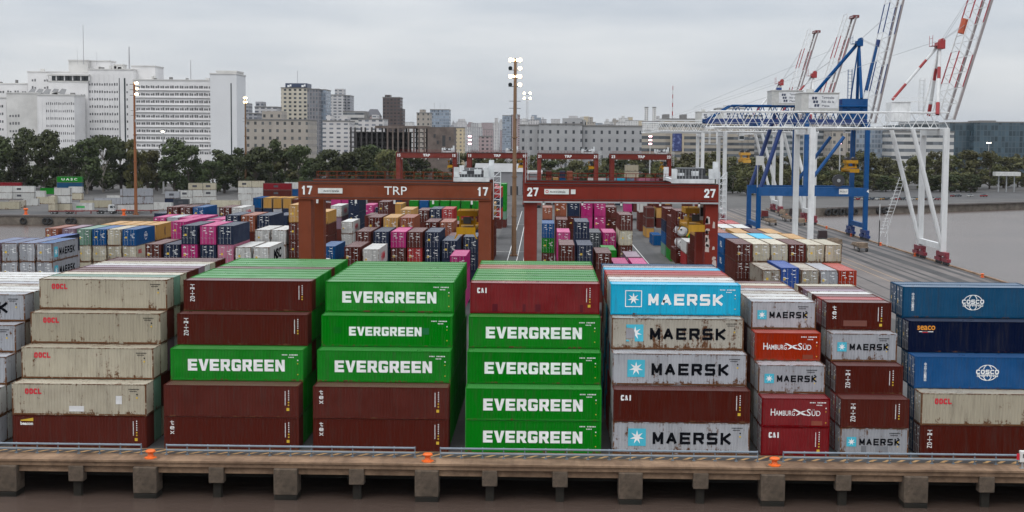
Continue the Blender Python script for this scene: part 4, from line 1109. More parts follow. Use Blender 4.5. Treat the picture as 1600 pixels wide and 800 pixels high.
def wheelset(mb, y0, m):
    for k in range(2):
        yc = y0-3.0+k*6
        mb.box(-.45, .45, yc-2.3, yc+2.3, .75, 1.5); mb.box(-.35, .35, yc-1.2, yc+1.2, 1.5, 2.2)
        for q in range(4): mb.cyl((0, yc-1.8+q*1.2, .42), (1, 0, 0), .42, .4, 12, 1)
    mb.box(-.55, .55, y0-3.6, y0+3.6, 2.0, 2.9)
def sts(Y0, scheme, label, S=20., tipz=71., full=True, spx=None):
    white = scheme != 'blue'
    C = CW_ if white else CB
    t = thing('quay_crane', label, 'quay crane', (62, Y0, 0), 0, 'quay cranes along the right apron')
    XW = 30.6; zg = 31.3 if white else 33.6
    for x in (0, XW):
        for y in (0, S):
            b = MB(); wheelset(b, 0, 0); o = b.build('bogie', [BOGR if white else CBD, DARKS], t); o.location = (x, y, 0)
            MB().box(x-.62, x+.62, y-.62, y+.62, 2.9, zg if (white or x) else 14.9).build('leg', C, t)
    for y in (0, S):
        if white:
            MB().bar((XW, y, 3.2), (22.8, y, zg), .55, 8).build('brace', C, t)
        else:
            MB().beam((0, y, 13.7), (XW+.7, y, 13.7), 1.3, 2.5).build('portal_beam', CB, t)
            MB().box(12.7, 13.9, y-.6, y+.6, 14.9, 37).build('column', CB, t)
            MB().bar((.3, y, 14), (7.6, y, 37), .62, 8).build('brace', CBD, t)
            MB().bar((14.5, y, 16.5), (24, y, 29.5), .5, 8).build('brace', CB, t)
    for x, z in ((0, 4.0), (XW, 4.0), (0, zg-.8), (XW, zg-.8)):
        MB().beam((x, 0, z), (x, S, z), .9, 1.3 if z < 10 else 1.6).build('sill_beam' if z < 10 else 'cross_beam', C, t)
    if white:
        g = MB()
        for x in (-22, XW): pass
        truss(g, (-23, S/2, zg), (XW+2, S/2, zg), 9, 3.7, 13, .17, .10)
        g.box(-23, XW+2, S/2-4.7, S/2-4.3, zg-.4, zg); g.box(-23, XW+2, S/2+4.3, S/2+4.7, zg-.4, zg)
        g.box(XW-11, XW-6.6, S/2-3, S/2+3, zg+1.6, 37.4); g.box(XW-11, XW+2.5, S/2-3.2, S/2-3.0, 37.4, 37.6); g.bar((XW-11, S/2-3, 38.4), (XW+2.5, S/2-3, 38.4), .06, 4)
        go = g.build('girder', C, t)
        w_ = MB()
        w_.box(-22, XW, S/2-5.8, S/2-4.8, zg-.1, zg-.02)
        for z in (1.05,): w_.bar((-22, S/2-5.8, zg+z), (XW, S/2-5.8, zg+z), .04, 4)
        for k in range(14): w_.bar((-22+k*4, S/2-5.8, zg), (-22+k*4, S/2-5.8, zg+1.05), .035, 4)
        w_.build('walkway', C, go)
        h0, hx0, hx1 = 35.2, -1.7, 7.0
        apex = Vector((31.2, S/2, 51.2)); bt = 34.5
    else:
        g = MB(); truss(g, (-7.5, S/2, zg), (XW+1, S/2, zg), 8, 4.7, 11, .3, .16)
        truss(g, (-15, S/2, zg), (-7.5, S/2, zg), 8, .6, 2, .26, .14)
        for s in (-4, 4): g.bar((-15, S/2+s, zg), (-7.5, S/2+s, zg+4.7), .26, 5)
        g.box(-15, XW+1, S/2-4.4, S/2-3.9, zg-.5, zg+.9, 1); g.box(-15, XW+1, S/2+3.9, S/2+4.4, zg-.5, zg+.9, 1)
        g.build('girder', [CB, CBD], t)
        h0, hx0, hx1 = 38.5, 4.0, 13.0
        apex = Vector((29.6, S/2, 57.0)); bt = 40.5
        MB().box(24.5, XW+1.2, S/2-3.6, S/2+3.6, zg+1, 40.5).build('boom_seat', CB, t)
        MB().box(18.5, 25, S/2-3, S/2-2.2, 39, 40.2).build('platform', CBD, t)
    # machine house
    hb_ = MB(); hb_.box(hx0, hx1, S/2-4.4, S/2+4.4, h0, h0+4.1); hb_.box(hx0-.15, hx1+.15, S/2-4.55, S/2+4.55, h0+4.1, h0+4.3)
    ho = hb_.build('machine_house', HOUSE, t)
    sg = MB(); sx0 = hx0+(2.0 if not white else 1.6)
    sg.box(sx0, hx1-.15, S/2-4.47, S/2-4.42, h0+.6, h0+3.8); so_ = sg.build('sign', plain('house sign white', (.62, .63, .64), .5), ho)
    for k, wd_ in enumerate(('Terminales', 'Río de la', 'Plata')):
        inst('lettering', text_mesh(wd_, 2.9 if k < 2 else 1.8, .58 if k < 2 else .5, .02), so_, [plain('grey lettering', (.10, .11, .14), .5)], (sx0+4.5-(0 if k < 2 else .5), S/2-4.48, h0+3.1-k*.95))
    lz = MB()
    for k in range(3):
        for q in range(2):
            x = sx0+.75+k*.28+q*.62; z = h0+2.7-k*.85
            lz.quad([(x, S/2-4.48, z), (x+.5, S/2-4.48, z-.1), (x+.6, S/2-4.48, z+.55), (x+.1, S/2-4.48, z+.6)])
    lz.build('emblem', plain('house emblem', (.03, .04, .08), .5), so_)
    MB().box(hx0+2, hx0+3.4, S/2-.5, S/2+1, h0+4.3, h0+5.2).build('vent', CBD if not white else HOUSE, ho)
    # mast
    red = CR if white else CB
    for dx, dy in ((-1.2, -S/2+2.5), (.2, S/2-2.5)):
        p0 = Vector((XW+dx, S/2+dy*.85, bt)); d = apex-p0; lm = MB()
        for k in range(6):
            lm.bar(p0+d*k/6, p0+d*(k+1)/6, .47-.02*k, 8, 1 if (white and k in (0, 3)) else 0, cap=False)
        lm.build('mast_leg', [C, CR if white else CB], t)
    MB().bar((XW-3, S/2, bt), apex, .22, 6).build('mast_leg', C, t)
    ap_ = MB(); ap_.box(apex.x-.9, apex.x+.9, S/2-1.4, S/2+1.4, apex.z-1.2, apex.z+.3); ap_.cyl((apex.x+.4, S/2, apex.z+.6), (0, 1, 0), .65, 2.0, 14); ap_.box(apex.x-2.2, apex.x-.9, S/2-1.4, S/2+1.4, apex.z-.6, apex.z-.5)
    for y in (-1.4, 1.4): ap_.bar((apex.x-2.1, S/2+y, apex.z-.5), (apex.x-2.1, S/2+y, apex.z+1.9), .06, 4)
    ap_.bar((apex.x-2.1, S/2-1.4, apex.z+1.2), (apex.x-2.1, S/2+1.4, apex.z+1.2), .06, 4)
    ap_.build('mast_head', red, t)
    bs = Vector((20.4, S/2, 38.0) if white else (16.4, S/2, 41.2)); d = apex-bs; lm = MB()
    for k in range(7): lm.bar(bs+d*k/7, bs+d*(k+1)/7, .33 if white else .5, 8, 1 if (white and k in (1, 4)) or (white and k == 0) else 0, cap=False)
    lm.build('backstay', [C, CR], t)
    # raised boom
    hinge = Vector((33.8, S/2, 33.5)); tip = Vector((44.4 if white else 42.4, S/2, tipz)); dirb = (tip-hinge).normalized(); upb = Vector((-dirb.z, 0, dirb.x))
    bm = MB(); truss(bm, hinge, tip, 6.5, 3.3 if full else 2.8, 10, .17, .085, upb, (0, 1), 2)
    for s in (-3.4, 3.4): bm.beam(hinge+Vector((0, s, 0))-upb*.3, tip+Vector((0, s, 0))-upb*.3, .5, .9, 2)
    bo = bm.build('boom', [CW_, CRB if white else CBD, plain('boom rail grey', (.25, .22, .22), .5)], t)
    MB().box(tip.x-.8, tip.x+1.2, S/2-3.6, S/2+3.6, tip.z-.6, tip.z+.3).build('boom_tip', plain('dark red', (.16, .03, .03), .5) if white else CBD, bo)
    p = hinge+dirb*22+upb*3.3
    if full: MB().bar(hinge+dirb*(20 if white else 22)+upb*3.3, hinge+dirb*(23.5 if white else 24)+upb*3.4, .85 if white else .6, 8).build('stay_block', plain('block orange', (.42, .08, .03), .5) if white else CBD, bo)
    if not white:
        MB().bar(hinge+dirb*9+upb*3.5, hinge+dirb*24+upb*3.5, .42, 8).build('stay_bar', CB, bo)
    rp = MB()
    for y in (-1, 1):
        rp.bar(apex+Vector((.5, y, .8)), p+Vector((0, y, 0)), .06, 4, cap=False)
        rp.bar(apex+Vector((.5, y, .8)), hinge+dirb*30+upb*3.4+Vector((0, y, 0)), .05, 4, cap=False)
    rp.bar(apex+Vector((-1, 0, .5)), (-18, S/2, zg+4.2), .05, 4, cap=False)
    rp.build('stay_rope', STEEL, t)
    lf = MB()      # lift tower / stair on the mast side
    for x, y in ((26.4, S/2-2), (27.5, S/2-2), (26.4, S/2-.9), (27.5, S/2-.9)): lf.bar((x, y, bt), (x, y, bt+8.5), .07, 4)
    for k in range(9): lf.box(26.4, 27.5, S/2-2, S/2-.9, bt+k, bt+k+.05)
    lf.build('ladder', C, t)
    # trolley cab + spreader
    if spx is not None:
        x, z = spx
        tc_ = MB(); tc_.box(x-2.4, x+2.6, S/2-2.6, S/2+2.6, zg-1.0, zg-.36); tc_.box(x-2.4, x-.6, S/2-2.6, S/2-.4, zg-3.0, zg-1.0); tc_.box(x+1.4, x+2.4, S/2-1.2, S/2+1.2, zg-2.2, zg-1.0)
        tt = tc_.build('trolley', CW_, t)
        MB().box(x-2.3, x-.7, S/2-2.64, S/2-2.6, zg-2.6, zg-1.5).build('window', GLASS, tt)
        SP = paint('spreader yellow', (.50, .26, .02), .3, .5, .4)
        sp = MB(); 
        sp.box(x-1.2, x+1.2, S/2-6, S/2+6, z, z+.45)
        for yy in (-5.9, 5.9): sp.box(x-1.35, x+1.35, S/2+yy-.2, S/2+yy+.2, z-.4, z+.7)
        sp.box(x-1.5, x+1.5, S/2-2, S/2+2, z+.8, z+1.3); sp.box(x-1.7, x+1.7, S/2-2.6, S/2+2.6, z+2.2, z+3.1)
        for s in (-1, 1): sp.cyl((x+s*1.0, S/2, z+3.5), (0, 1, 0), .55, 3.4, 12, 1)
        for s in (-1, 1): sp.box(x+s*1.2-.15, x+s*1.2+.15, S/2-2, S/2+2, z+1.3, z+2.2)
        so2 = sp.build('spreader', [SP, DARKS], tt)
        rr_ = MB()
        for s in (-1, 1):
            for yy in (-1.6, 1.6): rr_.bar((x+s*1.0, S/2+yy, z+3.5), (x+s*1.0, S/2+yy, zg-1), .05, 4)
        rr_.build('rope', DARKS, so2)
    return t
c1 = sts(330, 'white', 'white quay crane with red banded mast, nearest to the ship', 20, 71, True, None)
for Y in (0,): 
    lad = MB()
    for k in range(16): lad.box(20.6+k*.28, 21.9+k*.28, 19.2, 20.6, 6+k*.85, 6.06+k*.85)
    lad.bar((20.6, 19.2, 5), (25, 19.2, 19.5), .09, 4); lad.bar((21.9, 19.2, 5), (26.3, 19.2, 19.5), .09, 4)
    for (x, z) in ((20.4, 5), (22.4, 5), (20.4, 9)): lad.bar((x, 19.2, 2.6), (x, 19.2, z+4), .12, 4)
    lad.build('staircase', CW_, c1)
c2 = sts(410, 'blue', 'blue quay crane with a blue portal and a grey machine house', 19, 76, True, (28.0, 19.6))
cr_ = MB(); cr_.cyl((22.5, -.9, 17.0), (0, 1, 0), 1.75, .9, 20); cr_.cyl((22.5, -1.3, 17.0), (0, 1, 0), .5, .5, 10, 1); cr_.build('cable_reel', [DARKS, STEEL], c2)
sg = MB().box(22.8, 25.4, -.72, -.66, 13.1, 14.6).build('sign', plain('sign white', (.66, .66, .63), .5), c2)
inst('lettering', text_mesh('PACECO', 2.0, .5, .02), sg, [plain('grey lettering', (.10, .11, .14), .5)], (24.1, -.73, 13.85))
inst('lettering', text_mesh('4', .6, .9, .03), c2, [WHITE], (31.0, -.7, 14.0))
sw = MB().box(-1.0, 1.2, -1, .2, 21.2, 23.8).build('switch_cabinet', HOUSE, c2)
MB().box(-.7, -.4, -.8, -.5, 14.9, 21.2).build('post', STEEL, c2)
c3 = sts(488, 'white', 'white quay crane behind the blue one, with a red banded boom', 18, 71, False, (8.0, 21.0))
c4 = sts(556, 'white', 'white quay crane farthest along the right apron', 18, 71, False, None)
# lit maintenance cage at the back of the third crane
cg = MB()
for z in (0, 2.1, 4.3):
    for y in (0, 3): cg.bar((-3.8, y, 27+z), (3.8, y, 27+z), .14, 4)
    for x in (-3.8, 3.8): cg.bar((x, 0, 27+z), (x, 3, 27+z), .14, 4)
for x in (-3.8, -1.3, 1.2, 3.8):
    for y in (0, 3): cg.bar((x, y, 27), (x, y, 31.3), .14, 4)
cgo = cg.build('platform_cage', CW_, c3); cgo.location = (-4, -1.5, 0)

# ------------------------------------------------------------------ floodlight masts
LAMP = plain('lit floodlight', (1, .95, .85), .4, emit=((1, .74, .38), 14))
LAMPW = plain('lit white floodlight', (1, 1, 1), .4, emit=((1, .88, .7), 4))
POLEM = paint('mast brown paint', (.20, .118, .065), .45, .6, .4)
def lightmast(loc, h, label, mat, r=.55, tiers=4, lattice=False, sides=(-1, 1), lamp=LAMP):
    t = thing('floodlight_mast', label, 'light mast', loc)
    pm = MB()
    if lattice:
        s = .55
        for dx in (-s, s):
            for dy in (-s, s): pm.bar((dx, dy, 0), (dx*.6, dy*.6, h-3), .07, 4)
        n = int(h/2.2)
        for k in range(n):
            z0, z1 = (h-3)*k/n, (h-3)*(k+1)/n; a_, b_ = s*(1-.4*k/n), s*(1-.4*(k+1)/n)
            for (p, q) in (((-a_, -a_), (b_, -b_)), ((a_, -a_), (b_, b_)), ((a_, a_), (-b_, b_)), ((-a_, a_), (-b_, -b_))): pm.bar((p[0], p[1], z0), (q[0], q[1], z1), .045, 4)
    else:
        pm.bar((0, 0, 0), (0, 0, h), r, 12, 0, r*.55); pm.box(-r*1.5, r*1.5, -r*1.5, r*1.5, 0, .35)
        for z in (h*.2, h*.4, h*.6): pm.bar((0, 0, z), (0, 0, z+.3), r*1.12, 12)
    pm.build('pole', mat, t)
    zt = h-.8
    if not lattice:
        for k in range(2):   # bare cross arms
            MB().box(-1.4, 1.4, -.06, .06, zt-9.4-k*1.7, zt-9.28-k*1.7).build('cross_arm', DARKS, t)
        cab = MB(); cab.bar((.45, -.3, h*.55), (.45, -.3, h), .05, 4); cab.box(.25, .7, -.75, -.35, zt-13.5, zt-12.4); cab.build('cable_box', STEEL, t)
    for k in range(tiers):
        z = zt-k*1.95
        arm = MB().box(-1.6, 1.6, -.1, .1, z-.08, z+.08).build('lamp_arm', DARKS, t)
        for s in sides:
            hd = MB(); hd.bar((s*1.15, .1, z+.55), (s*1.15, -.35, z+.42), .30, 12, 0, .5)
            ho = hd.build('lamp_head', DARKS, arm)
            lit = not (k in (1, 3) and s < 0 and not lattice and tiers == 4)
            MB().bar((s*1.15, -.36, z+.42), (s*1.15, -.42, z+.40), .43, 12).build('lens', lamp if lit else GLASS, ho)
            if lit and not lattice and k % 2 == 0:
                h2 = MB(); h2.bar((s*.5, .1, z+.55), (s*.5, -.35, z+.42), .2, 10, 0, .32); o2 = h2.build('lamp_head', DARKS, arm)
                MB().bar((s*.5, -.36, z+.42), (s*.5, -.41, z+.41), .3, 10).build('lens', lamp, o2)
    return t
lightmast(atY(804, 250, 342).to_2d().to_3d(), 47.3, 'tall brown floodlight mast with four lit tiers on the central lane', POLEM, .60)
lightmast(atY(823, 250, 560).to_2d().to_3d(), 46.5, 'pale lattice floodlight mast behind the tall brown one', plain('mast grey', (.42, .42, .42), .5), .5, 2, True)
p = atz(205, 337, 0)
lightmast(Vector((p.x, p.y+6, 0)), 47.5, 'brown floodlight mast on the far left quay beside the white reefer stack', paint('mast rust paint', (.27, .11, .05), .45, .6, .4), .62, 3, sides=(1,))
lightmast(atY(384, 250, 690).to_2d().to_3d(), 47.5, 'brown floodlight mast before the white stair tower and trees', POLEM, .62, 2, sides=(-.4, .4))
GP = plain('mast grey', (.42, .42, .42), .5)
lightmast(atY(255, 250, 700).to_2d().to_3d(), 31, 'grey lamp mast before the white slab block', GP, .5, 1, sides=(-.3, .3), lamp=LAMPW)
lightmast(atY(1312, 250, 850).to_2d().to_3d(), 27.5, 'grey lamp mast behind the blue quay crane, lit pinkish', GP, .45, 1, sides=(-.3, .3), lamp=plain('lit pink floodlight', (1, .8, .85), .4, emit=((1, .55, .62), 3)))
lightmast(atY(1544, 250, 1000).to_2d().to_3d(), 28.5, 'grey lamp mast before the dark glass office', GP, .3, 1, sides=(-1, 1), lamp=LAMPW)
for i, (px_, y_) in enumerate(((734, 212), (1016, 212))):
    q_ = atY(px_, y_, 760)
    lightmast(Vector((q_.x, 760, 0)), q_.z, ('pinkish lit lamp mast between the two left distant gantries', 'pinkish lit lamp mast above the farthest right distant gantry')[i], GP, .4, 3, sides=(-.4, .5), lamp=plain('lit pink floodlight', (1, .8, .85), .4, emit=((1, .55, .62), 3)))

# ------------------------------------------------------------------ trees
def leafmat(name, c1, c2):
    m = bpy.data.materials.new(name); t, p = nodes(m)
    tcn = nd(t, 'ShaderNodeTexCoord'); oi = nd(t, 'ShaderNodeObjectInfo')
    n1 = nd(t, 'ShaderNodeTexNoise', {'Vector': tcn.outputs['Object'], 'Scale': .28, 'Detail': 5, 'Roughness': .7})
    c = ramp(t, n1.outputs['Fac'], .34, .66, rgb(c1), rgb(c2)).outputs[0]
    rb = nd(t, 'ShaderNodeMapRange', {0: oi.outputs['Random'], 3: .7, 4: 1.3})
    rh = nd(t, 'ShaderNodeMapRange', {0: oi.outputs['Random'], 3: .475, 4: .515})
    hs = nd(t, 'ShaderNodeHueSaturation', {'Color': c})
    t.links.new(rb.outputs[0], hs.inputs['Value']); t.links.new(rh.outputs[0], hs.inputs['Hue'])
    t.links.new(hs.outputs[0], p.inputs['Base Color'])
    p.inputs['Roughness'].default_value = .7; p.inputs['Specular IOR Level'].default_value = .2
    MATS[name] = m
    return m
LEAF = {'dark': leafmat('dark leaves', (.024, .035, .012), (.062, .073, .027)),
        'olive': leafmat('olive leaves', (.048, .054, .020), (.115, .108, .040)),
        'light': leafmat('yellow green leaves', (.075, .085, .028), (.125, .125, .045))}
BARK = plain('bark', (.075, .06, .048), .9, var=.3); PBARK = plain('pale bark', (.25, .22, .19), .8, var=.3)
def tree_mesh(seed, kind):
    rg = random.Random(seed); tr = MB(); cr_ = MB()
    tr.bar((0, 0, 0), (rg.uniform(-.03, .03), 0, .45), .028, 7, 0, .02)
    lobes = []
    n = {'tall': 17, 'round': 19, 'wide': 22}[kind]
    for k in range(n):
        if kind == 'tall':
            z = rg.uniform(.14, .95); rr = .27*(1-abs(z-.5)*.75)
        elif kind == 'round':
            z = rg.uniform(.10, .9); rr = .36*math.sqrt(max(.2, 1-((z-.5)/.5)**2))
        else:
            z = rg.uniform(.08, .88); rr = .50*math.sqrt(max(.3, 1-((z-.45)/.5)**2))
        an = rg.uniform(0, 6.28); q = rr*math.sqrt(rg.uniform(.12, 1))
        c = Vector((q*math.cos(an), q*math.sin(an), z)); lobes.append((c, rg.uniform(.085, .17)))
        tr.bar((0, 0, max(.08, z-.3)), c, .010, 4, 0, .003, False)
    for c, r in lobes:
        m = int(2600*r*r*2.3)+36
        for k in range(m):
            d = Vector((rg.gauss(0, 1), rg.gauss(0, 1), rg.gauss(0, 1))).normalized()
            p = c + Vector((d.x, d.y, d.z*.75))*r*rg.uniform(.5, 1.1)
            if p.z < .03: continue
            s = rg.uniform(.014, .031)
            a = Vector((rg.gauss(0, 1), rg.gauss(0, 1), rg.gauss(0, 1))).normalized(); b = a.cross(d+Vector((.01, .02, .03))).normalized()
            cr_.quad([p-a*s-b*s*.5, p+a*s*.3-b*s, p+a*s+b*s*.5, p-a*s*.3+b*s])
    a, b = tr.mesh('trunk'), cr_.mesh('crown'); a.materials.append(BARK); b.materials.append(BARK)
    return a, b
TM = {k: [tree_mesh(s*7+len(k), k) for s in range(3)] for k in ('tall', 'round', 'wide')}
def tree(x, Y, ytop, wpx, kind, leaf, label, group, bark=BARK):
    p = atY(x, ytop, Y); h = p.z; w = wpx*Y/FPX
    bw = {'tall': .60, 'round': .80, 'wide': 1.1}[kind]
    t = thing('tree', label, 'tree', (p.x, Y, -.1), rnd.uniform(0, 6.28), group)
    a, b = TM[kind][rnd.randrange(3)]
    sx = w/bw; sc = (sx, sx, h/1.04)
    inst('trunk', a, t, [bark], scale=sc); inst('crown', b, t, [LEAF[leaf]], scale=sc)
LT = [(-4, 210, 44), (20, 222, 40), (38, 197, 38), (70, 200, 46), (92, 224, 40), (112, 226, 44), (134, 214, 44), (160, 204, 50), (188, 205, 44), (212, 212, 40), (230, 222, 36), (245, 240, 30), (272, 214, 46), (294, 222, 40), (310, 240, 34), (332, 246, 34), (350, 232, 40), (372, 226, 46), (398, 215, 48), (424, 212, 50), (446, 218, 44), (468, 221, 46), (492, 236, 36), (514, 228, 42), (536, 224, 48), (560, 222, 48), (584, 224, 46), (606, 228, 42), (626, 244, 36)]
for i, (x, yt, wd_) in enumerate(LT):
    Y = 690+(i % 3)*22
    kind = 'tall' if x < 110 else ('round' if i % 2 else 'tall')
    leaf = 'olive' if i in (10, 20, 27) else ('light' if x == 212 else 'dark')
    tree(x, Y, yt, wd_*1.12, kind, leaf, f"{ {'dark': 'dark green', 'olive': 'olive green', 'light': 'yellow green'}[leaf]} {'slender' if kind == 'tall' else 'rounded'} tree, {nth(i)} from left in the row before the white blocks", 'trees behind the left yard', PBARK if i in (6, 7) else BARK)
for i in range(19):   # lower trees filling in behind
    x = 8+i*33.5
    tree(x, 735+(i % 2)*20, 243+(i*37 % 11), 58, 'wide', 'dark', f'low dark tree in the shade of the taller left row, {nth(i)} from left', 'low trees behind the left yard')
for i in range(24):
    x = 640+i*26.5; yt = 237+((i*53) % 9)-(8 if 715 < x < 800 else 0) - (4 if x > 1000 else 0)
    tree(x, 800+(i*31 % 5)*18, yt, 56, 'wide' if i % 2 else 'round', 'olive' if (i % 4 or x > 1000) else 'dark', f'broad {"olive" if (i % 4 or x > 1000) else "dark"} tree behind the distant gantries, {nth(i)} from left', 'trees behind the distant gantries')
RTR = [(1252, 238), (1276, 242), (1300, 240), (1326, 236), (1350, 232), (1372, 240), (1394, 246), (1418, 240), (1442, 238), (1462, 234), (1486, 238), (1508, 236), (1528, 232), (1548, 238), (1570, 242), (1592, 238), (1612, 240)]
for i, (x, yt) in enumerate(RTR):
    lf = 'olive' if i % 3 else 'light'
    tree(x, 855+(i*29 % 4)*20, yt-2, 58, 'wide' if i % 2 else 'round', 'olive', f'broad olive tree behind the right basin, {nth(i)} from left', 'trees behind the right basin')
for i in range(32):
    if i in (5, 6, 7, 8, 19): continue
    x = 628+i*22.5
    tree(x, 742+(i % 3)*14, 256+(i*41 % 9), 50, 'wide', 'dark' if i % 3 else 'olive', f'low {"dark" if i % 3 else "olive"} tree at the foot of the distant belt, {nth(i)} from left', 'low trees at the foot of the distant belt')
for i in range(9):
    tree(1345+i*20 if i < 4 else 1390+i*16, 815+(i % 2)*8, 266+(i*17 % 7), 36, 'round', 'olive' if i % 2 else 'dark', f'small rounded tree at the edge of the right basin road, {nth(i)} from left', 'small trees along the right road')

# ------------------------------------------------------------------ buildings
def facade(name, wall, glass=(.035, .042, .05), pu=3.4, pv=3.2, fu=.5, fv=.5, rough=.8, grough=.25, band=False, off=0.):
    if name in MATS: return MATS[name]
    m = bpy.data.materials.new(name); t, p = nodes(m)
    tcn = nd(t, 'ShaderNodeTexCoord'); ge = nd(t, 'ShaderNodeNewGeometry')
    so_ = nd(t, 'ShaderNodeSeparateXYZ', {0: tcn.outputs['Object']}); sn = nd(t, 'ShaderNodeSeparateXYZ', {0: ge.outputs['Normal']})
    def mth(op, a, b=None, c=None):
        n = nd(t, 'ShaderNodeMath', operation=op)
        for i, v in enumerate((a, b, c)):
            if v is None: continue
            if isinstance(v, bpy.types.NodeSocket): t.links.new(v, n.inputs[i])
            else: n.inputs[i].default_value = v
        return n.outputs[0]
    isx = mth('GREATER_THAN', mth('ABSOLUTE', sn.outputs[0]), .7)
    u = mth('ADD', mth('MULTIPLY', so_.outputs[1], isx), mth('MULTIPLY', so_.outputs[0], mth('SUBTRACT', 1, isx)))
    us = mth('DIVIDE', mth('ADD', u, 500+off), pu); vs_ = mth('DIVIDE', mth('ADD', so_.outputs[2], 500), pv)
    fu_ = mth('FRACT', us); fv_ = mth('FRACT', vs_)
    wu = mth('LESS_THAN', mth('ABSOLUTE', mth('SUBTRACT', fu_, .5)), fu/2); wv = mth('LESS_THAN', mth('ABSOLUTE', mth('SUBTRACT', fv_, .5)), fv/2)
    win = mth('MULTIPLY', wv, wu) if not band else wv
    win = mth('MULTIPLY', win, mth('LESS_THAN', mth('ABSOLUTE', sn.outputs[2]), .5))
    cb = nd(t, 'ShaderNodeCombineXYZ', {0: mth('FLOOR', us), 1: mth('FLOOR', vs_)})
    wn = nd(t, 'ShaderNodeTexWhiteNoise', {'Vector': cb.outputs[0]})
    gl = mixc(t, wn.outputs['Value'], rgb(tuple(x*.6 for x in glass)), rgb(tuple(x*1.6+.02 for x in glass)))
    n1 = nd(t, 'ShaderNodeTexNoise', {'Vector': tcn.outputs['Object'], 'Scale': .08, 'Detail': 6, 'Roughness': .65})
    wl = ramp(t, n1.outputs['Fac'], .3, .7, rgb(tuple(x*.82 for x in wall)), rgb(tuple(min(.85, x*1.08) for x in wall))).outputs[0]
    t.links.new(mixc(t, win, wl, gl), p.inputs['Base Color'])
    rr = mth('ADD', mth('MULTIPLY', win, grough-rough), rough); t.links.new(rr, p.inputs['Roughness'])
    MATS[name] = m
    return m
ROOFM = plain('flat roof', (.17, .165, .16), .9)
def building(x0, x1, yt, Y, depth, mat, label, group=None, extras=(), name='office_building', zb=0, turn=0):
    a = atY(x0, yt, Y); b = atY(x1, yt, Y); h = (a.z+b.z)/2; w_ = b.x-a.x
    t = thing(name, label, 'building', (a.x, Y, 0), R(turn), group)
    MB().box(0, w_, 0, depth, zb, h).build('wall', mat, t)
    rf = MB(); rf.box(-.25, w_+.25, -.25, depth+.25, h, h+.9); rf.build('roof', ROOFM, t)
    for e in extras:   # (fx0, fx1, height, mat) roof structures
        MB().box(w_*e[0], w_*e[1], depth*.15, depth*.7, h+.9, h+e[2]).build('rooftop', e[3], t)
    return t
FM = {
 'cream': facade('tower cream facade', (.50, .455, .37), pu=4.6, pv=3.7, fu=.52, fv=.5),
 'greyt': facade('grey tower facade', (.20, .19, .20), (.10, .115, .13), pu=2.6, pv=3.3, fu=.55, fv=.7),
 'bluet': facade('blue glass facade', (.25, .28, .32), (.16, .20, .25), pu=2.2, pv=3.4, fu=.8, fv=.7),
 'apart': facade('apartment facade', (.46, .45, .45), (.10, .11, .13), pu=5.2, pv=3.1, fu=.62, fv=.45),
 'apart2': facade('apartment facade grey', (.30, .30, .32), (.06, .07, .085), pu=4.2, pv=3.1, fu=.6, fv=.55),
 'white': facade('white apartment facade', (.60, .59, .57), (.13, .14, .16), pu=3.8, pv=3.2, fu=.42, fv=.45),
 'white2': facade('pale apartment facade', (.52, .50, .49), (.11, .12, .14), pu=5.6, pv=3.4, fu=.55, fv=.4),
 'beige': facade('beige stone facade', (.34, .305, .265), (.055, .058, .06), pu=5.2, pv=5.2, fu=.34, fv=.42),
 'stone': facade('grey stone facade', (.33, .33, .335), (.045, .05, .058), pu=4.9, pv=5.2, fu=.30, fv=.42),
 'brick': facade('dark brick facade', (.085, .060, .055), (.025, .028, .034), pu=3.4, pv=3.2, fu=.6, fv=.45),
 'tan': facade('tan office facade', (.36, .32, .265), (.075, .085, .095), pu=4, pv=4.4, fu=.8, fv=.5, band=True),
 'ribbon': facade('grey ribbon facade', (.30, .31, .32), (.055, .07, .082), pu=4, pv=4.2, fu=.8, fv=.55, band=True),
 'ribbonw': facade('white ribbon facade', (.50, .49, .47), (.085, .095, .105), pu=4, pv=5.0, fu=.8, fv=.45, band=True),
 'teal': facade('dark teal glass facade', (.046, .074, .092), (.026, .052, .070), pu=2.6, pv=4.1, fu=.82, fv=.86, rough=.4, grough=.15),
 'yell': facade('yellowish facade', (.50, .41, .27), (.14, .13, .12), pu=4.2, pv=3.4, fu=.4, fv=.45),
 'pink': facade('pinkish facade', (.34, .26, .26), (.09, .085, .09), pu=3.8, pv=3.2, fu=.5, fv=.5),
}
# --- white hospital on the left: one thing of several wings
HY = 850
WHC = plain('white render', (.66, .65, .645), .8, var=.10, scale=.09)
WHD = plain('stained white render', (.54, .53, .51), .8, var=.16, scale=.12)
hs_ = thing('hospital', 'huge white modernist hospital block with many wings, behind the left trees', 'building', (atY(0, 200, HY).x, HY, 0))
hx_ = hs_.location.x
def wing(x0, x1, yt, Y, depth, mat, nme='wing_wall', zb=0):
    a = atY(x0, yt, Y); b = atY(x1, yt, Y)
    o = MB().box(a.x-hx_, b.x-hx_, Y-HY, Y-HY+depth, zb, a.z).build(nme, mat, hs_)
    MB().box(a.x-hx_-.3, b.x-hx_+.3, Y-HY-.3, Y-HY+depth+.3, a.z, a.z+.7).build('parapet', WHD, o)
    return a.x-hx_, b.x-hx_, a.z
wx = {}
wx['slab'] = wing(208, 329, 125.5, 862, 16, WHC)
wx['stair'] = wing(328, 369.5, 116, 854, 26, plain('stair tower render', (.62, .625, .635), .7, var=.05, scale=.05), 'stair_tower')
wing(338, 369.5, 112, 858, 20, WHD)
wx['mid'] = wing(138, 208, 109, 866, 30, WHC)
wing(205, 242, 104, 874, 20, WHC)
wing(107, 137, 95, 875, 20, WHD); wing(140, 172, 96, 880, 12, WHC); wing(178, 192, 102, 872, 8, WHD)
wx['left'] = wing(43, 139, 113, 872, 26, WHC)
